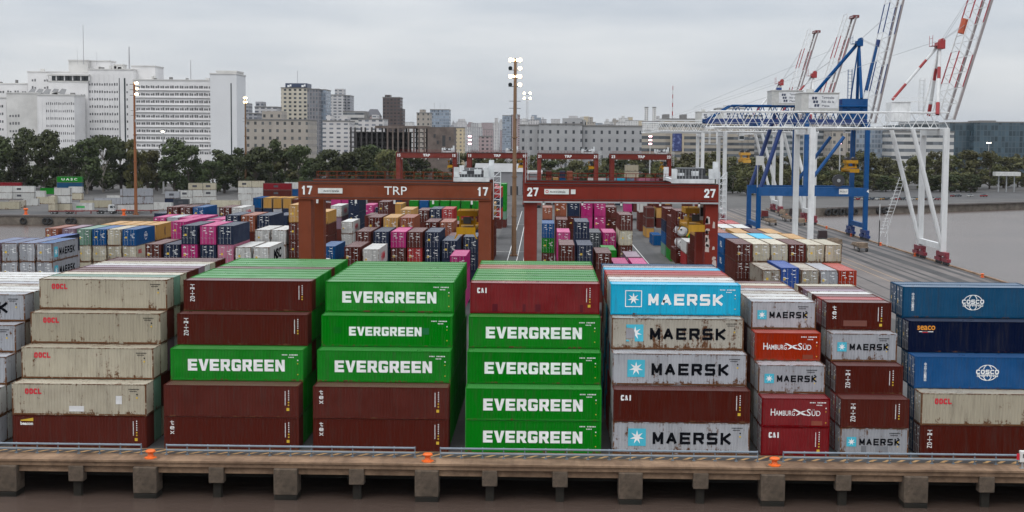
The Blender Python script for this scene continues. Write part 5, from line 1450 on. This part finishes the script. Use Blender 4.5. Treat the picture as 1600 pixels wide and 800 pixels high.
wx['log'] = wing(76, 137, 128, 864, 8, WHC)
wx['front'] = wing(58, 116, 149, 842, 20, WHC)
wx['frontl'] = wing(10, 58, 146, 846, 20, WHD)
wx['far'] = wing(-60, 43, 131, 878, 22, WHC)
wx['farl'] = wing(-60, 10, 153, 852, 20, WHC)
# loggia roof and posts
a = atY(74, 118, 862); b = atY(138, 118, 862)
MB().box(a.x-hx_, b.x-hx_, 12, 22, a.z, a.z+.9).build('loggia_roof', WHD, hs_)
zl = atY(74, 127.5, 864).z
for k in range(6):
    x = a.x-hx_+(b.x-a.x)*k/5; MB().box(x-.3, x+.3, 13, 13.6, zl+.7, a.z).build('column', WHC, hs_)
MB().box(a.x-hx_+1, b.x-hx_-1, 17, 17.4, zl+.7, a.z).build('loggia_glass', GLASS, hs_)
vt = MB()
for k in range(5):
    a = atY(42+k*12, 142, 850); x = a.x-hx_
    vt.quad([(x, 0, a.z-1.5), (x+4.2, 0, a.z-2.2), (x+3.4, 6, a.z+1.2), (x+.6, 6, a.z+1.6)])
vt.build('roof_vents', plain('vent grey', (.15, .15, .15), .6), hs_)
# storey ledges and windows
wm_ = MB(); wm_.box(-.55, .55, -.05, .02, 0, 1.6); wm_.box(-.68, .68, -.16, .0, -.14, -.02, 1)
wme = wm_.mesh('window'); wme.materials.append(plain('window grey', (.085, .085, .09), .4, var=.6, scale=.6)); wme.materials.append(WHC)
rest = MB(); nwin = [0]
def window(x, Y, z, near=True):
    if nwin[0] < 100 and near:
        inst('window', wme, hs_, [], (x, Y-HY, z), (0, 0, 0), (rnd.uniform(.85, 1.05), 1, rnd.uniform(.8, 1.05))); nwin[0] += 1
    else: rest.box(x-.5, x+.5, Y-HY-.05, Y-HY+.02, z, z+rnd.uniform(1.1, 1.7))
x0, x1, zt = wx['slab']; nfl = 10
for f in range(nfl):
    z = zt-4.6-f*4.42
    if f > 0: MB().box(x0, x1, 862-HY-.8, 862-HY, z+3.05, z+3.35).build('ledge', WHC, hs_)
    n = 16
    for k in range(n):
        xc = x0+(x1-x0)*(k+.5)/n
        for dx in (-.85, .85): window(xc+dx, 862, z, k % 2 == 0 and dx < 0 and f < 9)
for key, n, fl, Yw, dz in (('mid', 9, 12, 866, 4.5), ('left', 5, 3, 872, 4.5), ('front', 9, 9, 842, 4.4), ('farl', 4, 8, 852, 4.6), ('far', 9, 3, 878, 4.5), ('log', 4, 10, 864, 4.5)):
    x0, x1, zt = wx[key]
    for f in range(fl):
        z = zt-(5.5 if key != 'log' else 9)-f*dz
        if key == 'mid': z -= 4
        for k in range(n):
            xc = x0+(x1-x0)*(k+.5)/n
            if key == 'mid' and k in (6, 8): continue
            if key == 'front' and k < 2: continue
            for dx in (-.8, .8): window(xc+dx, Yw, z, False)
x0, x1, zt = wx['frontl']
for f in range(6):
    for k in range(4): window(x0+2+k*1.7, 846, zt-14-f*4.5, False)
for key, n, Yw, z0 in (('mid', 9, 866, 8), ('front', 9, 842, 6), ('farl', 4, 852, 6)):     # shallow piers between the window columns
    x0, x1, zt = wx[key]; pl = MB()
    for k in range(n+1): xx = x0+(x1-x0)*k/n; pl.box(max(x0, xx-.35), min(x1, xx+.35), Yw-HY-.22, Yw-HY, z0, zt-2.2)
    pl.build('pilasters', WHC, hs_)
crg2 = random.Random(8)
for key, Yw in (('slab', 866), ('mid', 872), ('left', 880), ('far', 884), ('front', 848)):
    x0, x1, zt = wx[key]
    for k in range(6):
        xx = crg2.uniform(x0+2, x1-4); hh = crg2.uniform(.8, 2.4)
        MB().box(xx, xx+crg2.uniform(.8, 3), Yw-HY, Yw-HY+2, zt+.5, zt+.7+hh).build('rooftop', ROOFM if k % 2 else WHD, hs_)
tag(rest.build('window', [plain('window dark', (.11, .11, .115), .4, var=.7, scale=.5)], hs_), kind='stuff')
for px_, yy in ((185.5, 122), (194.5, 122)):
    a = atY(px_, yy, 866); MB().box(a.x-hx_-.55, a.x-hx_+.55, 866-HY-.12, 866-HY, 20, a.z).build('window_strip', GLASS, hs_)
a = atY(361, 130, 854); MB().box(a.x-hx_-.35, a.x-hx_+.35, 854-HY-.1, 854-HY, 16, a.z).build('window_strip', GLASS, hs_)
for px_, y0_, y1_, r_ in ((135.5, 96, 40, .22), (206.5, 105, 74, .5), (302, 125, 95, .3), (156, 98, 82, .12), (126, 96, 78, .1)):
    a = atY(px_, y0_, 876); b = atY(px_, y1_, 876); MB().bar((a.x-hx_, 20, a.z-2), (a.x-hx_, 20, b.z), r_, 6, 0, r_*.6).build('antenna', plain('antenna grey', (.33, .33, .34), .5), hs_)

# --- buildings right of it
b1_ = building(372, 401, 178, 1180, 30, FM['apart2'], 'dark apartment block right of the white stair tower', extras=((.1, .5, 9, FM['apart2']),))
building(398, 432, 168, 1220, 24, FM['apart'], 'banded apartment block behind the beige stone building', extras=((.0, .35, 5, FM['apart2']),))
building(372, 481, 188, 1000, 40, FM['beige'], 'beige stone office building with a raised block, before the cream tower', extras=((.32, .60, 6.5, FM['beige']),), name='stone_building')
t = building(439, 480, 138, 1300, 26, FM['cream'], 'cream tower with a dark blue crown band carrying two white marks')
a = atY(446, 130, 1300); b = atY(480, 138, 1300)
cw = MB().box(a.x-t.location.x, b.x-t.location.x, -.6, 24, b.z+.9, a.z).build('crown', plain('crown blue', (.03, .045, .09), .4), t)
for px_ in (452, 474):
    c = atY(px_, 134, 1299); mk = MB(); x = c.x-t.location.x
    mk.box(x-1.8, x+.2, -.75, -.62, c.z-1.2, c.z+.6); mk.box(x+.4, x+1.9, -.75, -.62, c.z-.6, c.z+1.2); mk.build('emblem', WHITE, cw)
a = atY(462, 110, 1300); MB().bar((a.x-t.location.x, 10, b.z), (a.x-t.location.x, 10, a.z), .2, 5).build('antenna', STEEL, t)
building(480, 498, 140, 1240, 30, FM['greyt'], 'slim grey tower right of the cream tower')
building(498.4, 509, 141, 1255, 30, FM['bluet'], 'pale blue glazed tower flank beside the slim grey tower')
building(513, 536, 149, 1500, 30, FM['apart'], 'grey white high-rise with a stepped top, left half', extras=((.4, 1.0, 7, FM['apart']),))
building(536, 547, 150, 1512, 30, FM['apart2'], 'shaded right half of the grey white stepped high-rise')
building(536, 571, 175, 1420, 30, FM['ribbonw'], 'low white terraced building right of the stepped high-rise')
t = building(571, 593, 182, 1400, 20, FM['pink'], 'brick building with a dark pitched roof among the city blocks')
a = atY(571, 182, 1400); b = atY(593, 182, 1400); w_ = b.x-a.x; z = a.z+.9
pr = MB(); pr.quad([(0, -.3, z), (w_, -.3, z), (w_*.8, 9, z+6.5), (w_*.25, 9, z+6.5)]); pr.quad([(0, -.3, z), (w_*.25, 9, z+6.5), (0, 20, z)]); pr.quad([(w_, -.3, z), (w_, 20, z), (w_*.8, 9, z+6.5)]); pr.quad([(0, 20, z), (w_*.25, 9, z+6.5), (w_*.8, 9, z+6.5), (w_, 20, z)])
pr.build('pitched_roof', plain('slate', (.07, .07, .08), .7), t)
building(504, 546, 190, 1100, 30, FM['white2'], 'ornate pale block behind the trees left of the concrete ruin', extras=((.1, .3, 5, FM['white2']), (.6, .9, 4, FM['white2'])))
building(560, 600, 187, 1150, 30, FM['white2'], 'ornate pale block behind the concrete ruin', extras=((.2, .3, 6, ROOFM), (.5, .7, 4, FM['white2'])))
t = building(598, 625, 153, 1350, 26, FM['brick'], 'dark brick tower with stepped shoulders above the ruin', extras=((.1, .4, 3, FM['brick']),))
a = atY(598, 153, 1350); b = atY(629.5, 178, 1352); c = atY(594.5, 166, 1352)
MB().box(atY(625, 170, 1350).x-a.x, b.x-a.x, 1, 24, 0, b.z+5).build('shoulder', FM['brick'], t)
building(651, 672, 177, 1500, 26, FM['beige'], 'beige block between the brick tower and the glazed pair', extras=((.2, .6, 4, FM['beige']),))
t = building(672, 702, 172, 1600, 26, FM['bluet'], 'glazed white and blue building with thin rooftop masts')
for k in (.2, .5, .75):
    a = atY(672, 172, 1600); b = atY(702, 160, 1600); MB().bar(((b.x-a.x)*k, 8, a.z), ((b.x-a.x)*k, 8, b.z), .2, 4).build('antenna', STEEL, t)
building(785, 800, 181, 2100, 30, FM['bluet'], 'bluish slab far behind the light mast', name='office_building')
building(799, 812, 180, 2100, 30, FM['pink'], 'pinkish slab far behind the light mast')
building(709, 724, 200, 1250, 30, FM['yell'], 'yellowish apartment block right of the concrete ruin')
building(748, 768, 214, 1200, 24, FM['pink'], 'low pinkish brick block right of the yellowish one')
# --- concrete ruin frame
RU = plain('ruin concrete', (.125, .098, .085), .9, var=.3, scale=.25); RUD = plain('ruin dark concrete', (.045, .041, .04), .9, var=.3, scale=.2)
Yr = 800; ax = atY(546, 204, Yr)
ru = thing('unfinished_building', 'unfinished concrete frame building with bare columns and open storeys', 'building', (ax.x, Yr, 0))
fx = lambda px_: atY(px_, 220, Yr).x-ax.x
zz = lambda y_: atY(620, y_, Yr).z
for k, y_ in enumerate((206, 214, 222, 230, 238)):
    MB().box(fx(546), fx(668), 1.5, 21, zz(y_)-.5, zz(y_)).build('floor_slab', RUD, ru)
MB().box(fx(586), fx(668), 0.2, 22, zz(200.5), zz(196.5)).build('roof_beam', RU, ru)
for k in range(15):
    px_ = 548+k*8.2; top = 199 if (k % 2 == 0 and px_ < 590) else (206 if px_ < 590 else 200.5)
    MB().box(fx(px_)-.45, fx(px_)+.45, .2, 1.3, 0, zz(top)).build('column', RUD if px_ < 600 else RU, ru)
    if k % 2 == 0: MB().box(fx(px_)-.5, fx(px_)+.5, 18, 19, 0, zz(top)).build('column', RUD, ru)
MB().box(fx(546), fx(638), 19.5, 20.2, 0, zz(207)).build('back_wall', RUD, ru)
MB().box(fx(668), fx(709), 0, 22, 0, zz(198)).build('core_wall', RU, ru)
MB().box(fx(691), fx(696), -.06, 0, zz(228), zz(211)).build('opening', DARKS, ru)
for px_, y_ in ((679, 212), (684, 222), (703, 216)): MB().box(fx(px_)-.6, fx(px_)+.6, -.05, 0, zz(y_)-1, zz(y_)+1).build('opening', DARKS, ru)

# --- grey stone range and the right-hand offices
building(812, 842, 196.5, 905, 30, FM['stone'], 'left wing of the long grey stone range behind the distant gantries', name='stone_building')
building(842, 910, 195, 895, 36, FM['stone'], 'middle wing of the long grey stone range with a roof tower', name='stone_building', extras=((.55, 1.0, 4.2, FM['stone']),))
building(910.5, 1003, 198, 900, 34, FM['stone'], 'right wing of the long grey stone range', name='stone_building', extras=((.0, .06, 4, FM['stone']),))
t = building(1005, 1030, 190, 2300, 26, FM['white'], 'pair of slim white towers on one base, far away', name='twin_tower')
for f in (.22, .72):
    a = atY(1005, 190, 2300); b = atY(1030, 169, 2300); w_ = b.x-a.x
    MB().box(w_*f-2.6, w_*f+2.6, 4, 14, a.z+.9, b.z).build('tower', FM['white'], t); MB().box(w_*f-2.9, w_*f+2.9, 4, 14, b.z, b.z+2).build('tower_cap', ROOFM, t)
building(1003, 1040, 206, 1010, 30, FM['tan'], 'low tan ribbon window office left of the blue banner')
t = building(1036, 1098, 187, 1040, 40, FM['tan'], 'tan ribbon window office with a tall blue banner', extras=((.05, .18, 4, ROOFM), (.5, .62, 4, ROOFM)))
a = atY(1051, 206, 1039); b = atY(1065, 236, 1039)
bnm = bpy.data.materials.new('banner print'); tt, pp = nodes(bnm)
tcn = nd(tt, 'ShaderNodeTexCoord'); nz_ = nd(tt, 'ShaderNodeTexNoise', {'Vector': tcn.outputs['Object'], 'Scale': .35, 'Detail': 4})
tt.links.new(ramp(tt, nz_.outputs['Fac'], .5, .72, (.02, .035, .15, 1), (.3, .36, .62, 1)).outputs[0], pp.inputs['Base Color'])
MB().box(a.x-t.location.x, b.x-t.location.x, -.5, -.1, b.z, a.z).build('banner', bnm, t)
for f in (-1.6, b.x-a.x+.3):
    MB().box(a.x-t.location.x+f, a.x-t.location.x+f+1.4, -.8, 0, 2, a.z+4).build('pier', plain('tan stone', (.42, .36, .27), .8), t)
a = atY(1051, 187, 1050); b = atY(1051, 134, 1050); am = MB()
for k in range(8): am.bar((0, 0, a.z+(b.z-a.z)*k/8), (0, 0, a.z+(b.z-a.z)*(k+1)/8), .45-.03*k, 5, k % 2)
o = am.build('radio_mast', [plain('mast pale', (.5, .48, .47), .5), CR]); o.location = (a.x, 1052, 0); tag(o, 'thin red and white radio mast rising from the tan office roof', 'mast')
building(1098, 1192, 181, 1100, 40, FM['tan'], 'long tan office behind the white crane girder', extras=((.25, .32, 6, ROOFM),))
building(1192, 1300, 204, 1040, 40, FM['ribbon'], 'grey ribbon window office behind the crane legs')
building(1300, 1330, 205, 1010, 30, FM['beige'], 'beige block right of the blue crane waterside leg')
building(1330, 1398, 200, 1030, 40, FM['bluet'], 'bluish grey glazed office between the blue and white crane legs')
building(1395, 1491, 207, 1000, 40, FM['ribbonw'], 'white banded office behind the nearest crane waterside legs', extras=((.0, .2, 5, FM['ribbon']), (.25, .78, 8, FM['ribbon'])))
t = building(1484, 1522, 192.5, 1060, 50, FM['teal'], 'dark teal glass office, shaded left face', extras=())
t = building(1522.5, 1640, 192, 1050, 60, FM['teal'], 'dark teal glass office with a long curved front', extras=((.14, .34, 1.8, ROOFM),))
# --- distant city of small blocks
crg = random.Random(4); kinds = ['white', 'white2', 'white', 'apart', 'beige', 'white2', 'apart2', 'pink', 'yell', 'bluet']
cn = {}; sky_n = 0; SKY_SKIP = set([1, 2, 3, 4, 5, 6, 7, 8, 9, 10, 11, 12, 13, 14, 15, 16, 17, 18, 19, 20, 22, 23, 24, 25, 31, 33, 36, 38, 47, 48, 49, 50, 51, 52, 53, 54, 55, 56, 57, 58, 59, 60, 62, 66, 67, 68, 69, 70, 71, 72, 73, 74, 75, 76, 77, 78, 79, 80, 81, 82, 83, 86, 87, 94, 98, 99, 100, 107, 109, 110, 111, 112, 113, 114, 115, 116, 117, 120])
for layer, (Y, ylo, yhi, step) in enumerate(((5200, 184, 197, 17), (3300, 190, 205, 17))):
    cn = {}
    x = 372.+layer*7
    while x < 1310:
        w_ = crg.uniform(7, 20); k = crg.choice(kinds[:8] if layer else kinds)
        if k == 'apart2' and crg.random() < .5: k = 'white'
        yt = crg.uniform(ylo, yhi)-(3 if x > 820 else 0)
        sky_n += 1; dy = crg.uniform(-250, 250); ex = (crg.uniform(0, .3), crg.uniform(.4, .9), crg.uniform(5, 12)); rt = crg.random() < .6; stp = crg.uniform(-2, step-12)
        if sky_n not in SKY_SKIP:
            cn[k] = cn.get(k, 0)+1
            nme = {'white': 'white', 'white2': 'pale grey', 'apart': 'balconied grey', 'beige': 'beige', 'apart2': 'dark grey', 'pink': 'pinkish', 'yell': 'yellowish', 'bluet': 'bluish'}[k]
            bl_ = building(x, x+w_, yt, Y+dy, 40, FM[k], f'{nme} block in the {"nearer" if layer else "farther"} city skyline, {nth(cn[k]-1)} {nme} one from left', 'small blocks of the city skyline', name='apartment_block', extras=(ex+(FM[k],),) if rt else ())
            bl_['sk'] = sky_n
        x += w_+stp

# --- sheds
SH = plain('shed roof grey', (.25, .25, .25), .6, var=.12, scale=.1)
def shed(x0, x1, yt, yb, Y, d, label):
    a = atY(x0, yt, Y); b = atY(x1, yb, Y); w_ = b.x-a.x; h = a.z; he = atY(x0, yb, Y).z
    t = thing('warehouse', label, 'warehouse', (a.x, Y, 0))
    MB().box(0, w_, 0, d, 0, he).build('wall', facade('shed wall', (.22, .22, .23), (.05, .05, .05), pu=9, pv=50, fu=.5, fv=.05), t)
    r_ = MB(); r_.quad([(-.5, -.6, he-.1), (w_+.5, -.6, he-.1), (w_+.5, d/2, h), (-.5, d/2, h)]); r_.quad([(-.5, d/2, h), (w_+.5, d/2, h), (w_+.5, d+.6, he-.1), (-.5, d+.6, he-.1)])
    r_.quad([(0, 0, he), (0, d/2, h-.2), (0, d, he)]); r_.quad([(w_, 0, he), (w_, d, he), (w_, d/2, h-.2)]); r_.build('roof', SH, t)
    for k in range(3): MB().box(w_*(.15+.3*k), w_*(.15+.3*k)+4, -.06, 0, 0, min(4.5, he-.4)).build('door', DARKS, t)
shed(742, 816, 256, 268, 720, 40, 'long grey warehouse roof behind crane 17 trolley')
shed(822, 846, 267, 271, 660, 30, 'small grey warehouse left of distant gantry 21')
# station canopy on the right
p = atz(1572, 300, 0)
t = thing('station_canopy', 'pale station canopy roof by the trees on the right', 'canopy', (p.x, p.y, 0))
sc_ = p.y/FPX
MB().box(-19*sc_, 19*sc_, -3, 3, 25*sc_, 31*sc_).build('roof', plain('canopy pale', (.5, .5, .48), .5), t)
for x in (-12, 0, 12): MB().box(x*sc_-.3, x*sc_+.3, -.3, .3, 0, 25*sc_).build('post', STEEL, t)
p = atz(1590, 290, 0)
t = thing('station_canopy', 'dark flat roofed shed behind the pale station canopy', 'canopy', (p.x, p.y+60, 0)); sc_ = (p.y+60)/FPX
MB().box(-25*sc_, 25*sc_, -4, 4, 31*sc_, 33*sc_).build('roof', plain('canopy pale', (.5, .5, .48), .5), t)
for x in (-20, 0, 20): MB().box(x*sc_-.4, x*sc_+.4, -.3, .3, 0, 31*sc_).build('post', STEEL, t)

# ------------------------------------------------------------------ far left yard: white reefers, trailers, truck
FYG = 'containers in the far left yard'
def far(x, yb, n, Lg, yaw, cols, labels, z0=0):
    p = atz(x, yb, 0)
    for i in range(n):
        o = container(cols[i % len(cols)], Lg, HC, (p.x, p.y, z0+i*(HC+GAP)), R(yaw), labels[i], FYG, 0, cat='container')
        if o is None: continue
        if 'logo' in labels[i] or 'pair stack near' in labels[i] or 'behind the tan' in labels[i]:
            e = on_side(o, patch_me, Lg*.45, HC*.55, Lg, [plain('dark emblem', (.05, .05, .06), .5)], name='emblem'); e.scale = (1.9, 1, .9)
        if 'green lettering' in labels[i]:
            e = on_side(o, patch_me, Lg*.62, HC*.5, Lg, [GREENL], name='emblem'); e.scale = (3.2, 1, .8)
        if z0 > 1: on_side(o, text_mesh('U A S C', 7.5, 1.1, .02), Lg*.5, HC*.55, Lg)
def reefs(x, yb, n, Lg, yaw, cols, where):
    nm = {1: [''], 2: ['lower ', 'upper '], 3: ['lowest ', 'middle ', 'top ']}[n]
    far(x, yb, n, Lg, yaw, cols, [f'{nm[i]}{PAL[cols[i % len(cols)]][0]} container {where}'.strip() for i in range(n)])
reefs(33, 311, 2, L40, 8, 'WW', 'of the pair stack near the left photo edge'); reefs(61, 308, 1, L20, 8, 'W', 'right of the pair stack by the left edge')
reefs(-2, 311, 2, L40, 8, 'WW', 'cut by the left photo edge'); reefs(6, 327, 1, L40, 10, 'C', 'first in the low row at left'); reefs(28, 324.5, 1, L20, 10, 'I', 'second in the low row at left')
reefs(49, 321.5, 1, L20, 10, 'W', 'third in the low row at left'); reefs(70, 318.5, 1, L20, 10, 'C', 'fourth in the low row at left')
reefs(99, 330, 3, L20, 6, 'CWW', 'of the triple stack before the trailers'); reefs(84, 330.5, 2, L20, 96, 'CC', 'end-on, left of the triple stack')
reefs(121, 329, 1, L40, 4, 'W', 'standing right of the triple stack, with green lettering'); reefs(150, 324.5, 1, L40, 14, 'C', 'second in the row right of the triple stack')
reefs(171, 320, 1, L40, 14, 'K', 'third in the row right of the triple stack'); reefs(190, 316, 1, L40, 14, 'W', 'fourth in the row right of the triple stack')
reefs(119, 312, 2, L20, 5, 'CW', 'behind the triple stack')
reefs(110, 304, 2, L40, 3, 'EE', 'under the tall green one at left'); far(110, 304, 1, L40, 3, 'G', ['bright green container on top of the teal stack at left'], 2*(HC+GAP))
reefs(14, 304, 2, L40, 3, 'YX', 'behind the white stacks at the left edge'); reefs(84, 303, 1, L40, 3, 'G', 'on the ground behind the low row')
reefs(214, 331, 3, L40, 40, 'WKK', 'of the triple stack right of the left light mast'); reefs(198, 333, 1, L20, 10, 'W', 'beside the left light mast foot')
reefs(245, 328, 1, L40, 3, 'W', 'lying alone right of the light mast stack')
reefs(306, 318, 3, L20, 8, 'WWC', 'left stack of the logo reefers'); reefs(327, 318, 3, L20, 8, 'WWC', 'right stack of the logo reefers'); reefs(290, 319, 2, L20, 8, 'WW', 'low stack left of the logo reefers')
reefs(383, 313, 3, L20, 8, 'WWC', 'left stack behind the tan containers'); reefs(403, 313, 3, L20, 8, 'WWC', 'right stack behind the tan containers')
reefs(353, 324, 1, L40, 2, 'C', 'cream pair left, low behind the blue roofs'); reefs(384, 324, 1, L40, 2, 'W', 'white pair right, low behind the blue roofs')
reefs(270, 321, 2, L20, 5, 'NK', 'left of the low logo stack'); reefs(284, 322, 1, L20, 5, 'D', 'dark, before the low logo stack')
reefs(434, 318, 3, L40, 4, 'BBX', 'far behind the tan containers'); reefs(456, 316, 3, L20, 4, 'UUW', 'far behind, beside the left gantry leg')
# far containers between the distant gantries
for i, (x, y_, n, c, Lg, yw) in enumerate(((857, 318, 5, 'BOBOB', L20, 90), (868, 318, 4, 'BCBY', L20, 90), (878, 318, 5, 'NNBUN', L20, 90), (889, 318, 5, 'BBBOO', L20, 90), (900, 318, 4, 'BBOB', L20, 90), (912, 318, 3, 'YOW', L20, 90),
        (965, 318, 4, 'NBUS', L40, 0), (983, 318, 6, 'BBNBCC', L20, 0), (1003, 318, 4, 'BKBP', L40, 0), (1021, 318, 4, 'BBBB', L20, 0), (936, 316, 4, 'WKWW', L40, 0), (640, 300, 3, 'BBW', L40, 0), (668, 300, 3, 'KWB', L40, 0))):
    p = atz(x, y_, 0)
    for j in range(n):
        container(c[j % len(c)], Lg, HC, (p.x, 620, j*(HC+GAP)), R(yw), f'{PAL[c[j % len(c)]][0]} container, {nth(j)} up in the {nth(i)} stack among the distant gantries', 'containers among the distant gantries', 0)

if SB:
    o = SB['mb'].build('shipping_container', SB['mats']); tag(o, 'remaining stacked containers, mostly hidden behind the others', 'container', None, 'stuff')

def wheel(t, x, y, r=.5, w_=.3):
    wv = MB(); wv.cyl((0, 0, 0), (0, 1, 0), r, w_, 14); o = wv.build('wheel', RUBBER, t); o.location = (x, y, r)
    h = MB(); h.cyl((0, 0, 0), (0, 1, 0), r*.5, w_+.04, 10); h.build('rim', STEEL, o)
def trailer(loc, rz, label, mat, load=0):
    t = thing('container_trailer', label, 'trailer', loc, rz, 'container trailers')
    m = MB(); m.box(-6, 6, -.55, -.35, .95, 1.25); m.box(-6, 6, .35, .55, .95, 1.25)
    for x in (-5.9, -3, 0, 3, 5.8): m.box(x-.12, x+.12, -1.2, 1.2, 1.0, 1.3)
    m.box(3.2, 3.4, -.8, -.6, 0.05, 1); m.box(3.2, 3.4, .6, .8, .05, 1)
    m.build('chassis', mat, t)
    for x in (-5, -3.8):
        for y in (-1.05, 1.05): wheel(t, x, y)
    if load:
        l = MB(); rg = random.Random(load)
        for k in range(7): l.box(-5.6+k*1.6, -5.6+k*1.6+rg.uniform(.5, 1.3), -1.1, 1.1, 1.3, 1.3+rg.uniform(.2, 1.1))
        l.build('load', plain('cargo gear tan', (.22, .16, .11), .7, var=.4), t)
def truck(loc, rz, label, c, chassis=True):
    t = thing('truck', label, 'truck', loc, rz)
    m = paint('truck cab '+str(c), c, .1, .4)
    cb = MB(); cb.box(1.2, 3.3, -1.2, 1.2, 1.0, 2.0); i = len(cb.v); cb.v += [(1.2, -1.2, 2.0), (3.3, -1.2, 2.0), (3.3, 1.2, 2.0), (1.2, 1.2, 2.0), (1.3, -1.1, 3.3), (2.9, -1.1, 3.3), (2.9, 1.1, 3.3), (1.3, 1.1, 3.3)]
    for q in ((4, 5, 6, 7), (0, 1, 5, 4), (1, 2, 6, 5), (2, 3, 7, 6), (3, 0, 4, 7)): cb.f.append(tuple(i+k for k in q)); cb.m.append(0)
    c_ = cb.build('cab', m, t)
    wn = MB(); wn.quad([(3.28, -1.0, 2.1), (3.28, 1.0, 2.1), (2.96, .95, 3.1), (2.96, -.95, 3.1)]); 
    for s in (-1, 1): wn.quad([(1.9, s*1.21, 2.1), (3.05, s*1.21, 2.1), (2.8, s*1.15, 3.0), (1.9, s*1.15, 3.0)])
    wn.build('window', GLASS, c_)
    ch = MB(); ch.box(-3.2, 3.2, -.5, .5, .75, 1.05); ch.box(-2.4, -1.0, -.7, .7, 1.05, 1.25); ch.box(.4, 1.1, -1.1, 1.1, .6, 1.3); ch.build('chassis', DARKS, t)
    for x in (2.4, -1.2, -2.4):
        for y in (-1.0, 1.0): wheel(t, x, y)
REDT = plain('trailer red', (.19, .03, .03), .6); TANT = plain('trailer tan', (.20, .15, .11), .7, var=.3)
p = atz(165, 334, 0); truck(p, R(3), 'white truck tractor parked on the far left quay', (.6, .6, .6))
for i, x in enumerate((104, 128)): trailer(atz(x, 334.5-i*.5, 0), R(3), ('red container trailer before the triple stack', 'red container trailer just behind the white truck')[i], REDT)
for i, x in enumerate((196, 222)): trailer(atz(x, 333.5, 0), R(3), ('red container trailer left of the light mast foot', 'red container trailer right of the light mast foot')[i], REDT)
truck((78.2, 396, 0), R(90), 'dark terminal truck on the right apron behind the loaded trailers', (.045, .03, .032))
trailer((78.6, 384.5, 0), R(90), 'loaded tan trailer behind the dark truck on the apron', TANT, 1)
trailer((82.3, 370, 0), R(88), 'loaded tan trailer nearest the ship on the apron', TANT, 2)
for i, (x, y_) in enumerate(((1203, 351), (1228, 345), (1250, 351), (1262, 342), (1222, 337))):
    p = atz(x, y_, 0); trailer(p, R(92-i*3), ('loaded trailer beside the blue landside leg', 'loaded trailer between the blue and white landside legs', 'loaded trailer left of the nearest white landside leg', 'loaded trailer right of the white landside leg', 'loaded trailer farthest along the apron')[i], TANT, 3+i)
truck(atz(1240, 340, 0), R(90), 'dark terminal truck among the apron trailers', (.05, .04, .04)); truck(atz(1196, 344, 0), R(90), 'red brown terminal truck beside the blue landside leg', (.16, .03, .03))
# far cars along the right basin
car_b = MB(); i = 0
car_b.box(-2.1, 2.1, -.85, .85, .35, .85)
car_c = MB(); car_c.v += [(-1.7, -.8, .85), (1.1, -.8, .85), (1.1, .8, .85), (-1.7, .8, .85), (-1.3, -.68, 1.45), (.5, -.68, 1.45), (.5, .68, 1.45), (-1.3, .68, 1.45)]
for q in ((4, 5, 6, 7), (0, 1, 5, 4), (1, 2, 6, 5), (2, 3, 7, 6), (3, 0, 4, 7)): car_c.f.append(q); car_c.m.append(0)
wv = MB()
wv.cyl((0, 0, 0), (0, 1, 0), .34, .22, 12)
cb_m, cc_m, cw_m = car_b.mesh('body'), car_c.mesh('cabin'), wv.mesh('wheel')
cb_m.materials.append(WHITE); cc_m.materials.append(GLASS); cw_m.materials.append(RUBBER)
for i, (x, c) in enumerate(zip((1335, 1342, 1350, 1358, 1364, 1372, 1380, 1387, 1396, 1404, 1412, 1419, 1428, 1436, 1446, 1456, 1466, 1489, 1497, 1516, 1537), 'WRWKNWYDWRDKWYBWXXDWR')):
    p = atz(x, 312.5 if x < 1480 else 307.5, 0)
    t = thing('parked_car', f'{PAL[c][0]} car parked along the right basin, {nth(i)} from left', 'car', p, R(36+(i*47 % 20)), 'cars parked along the right basin')
    inst('body', cb_m, t, [cmat(c)]); inst('cabin', cc_m, t, [])
    for xx in (-1.3, 1.3):
        for yy in (-.78, .78): inst('wheel', cw_m, t, [], (xx, yy, .34))

# ------------------------------------------------------------------ haze
HAZE = .000022
if HAZE:
    hm = bpy.data.materials.new('haze'); hm.use_nodes = True; t = hm.node_tree; t.nodes.clear()
    out_ = t.nodes.new('ShaderNodeOutputMaterial'); pv = t.nodes.new('ShaderNodeVolumePrincipled')
    pv.inputs['Color'].default_value = (.86, .90, .96, 1); pv.inputs['Density'].default_value = HAZE; pv.inputs['Anisotropy'].default_value = .2
    t.links.new(pv.outputs[0], out_.inputs['Volume'])
    o = MB().box(-9500, 9500, -600, 12500, -9, 260).build('haze', hm); tag(o, kind='stuff')
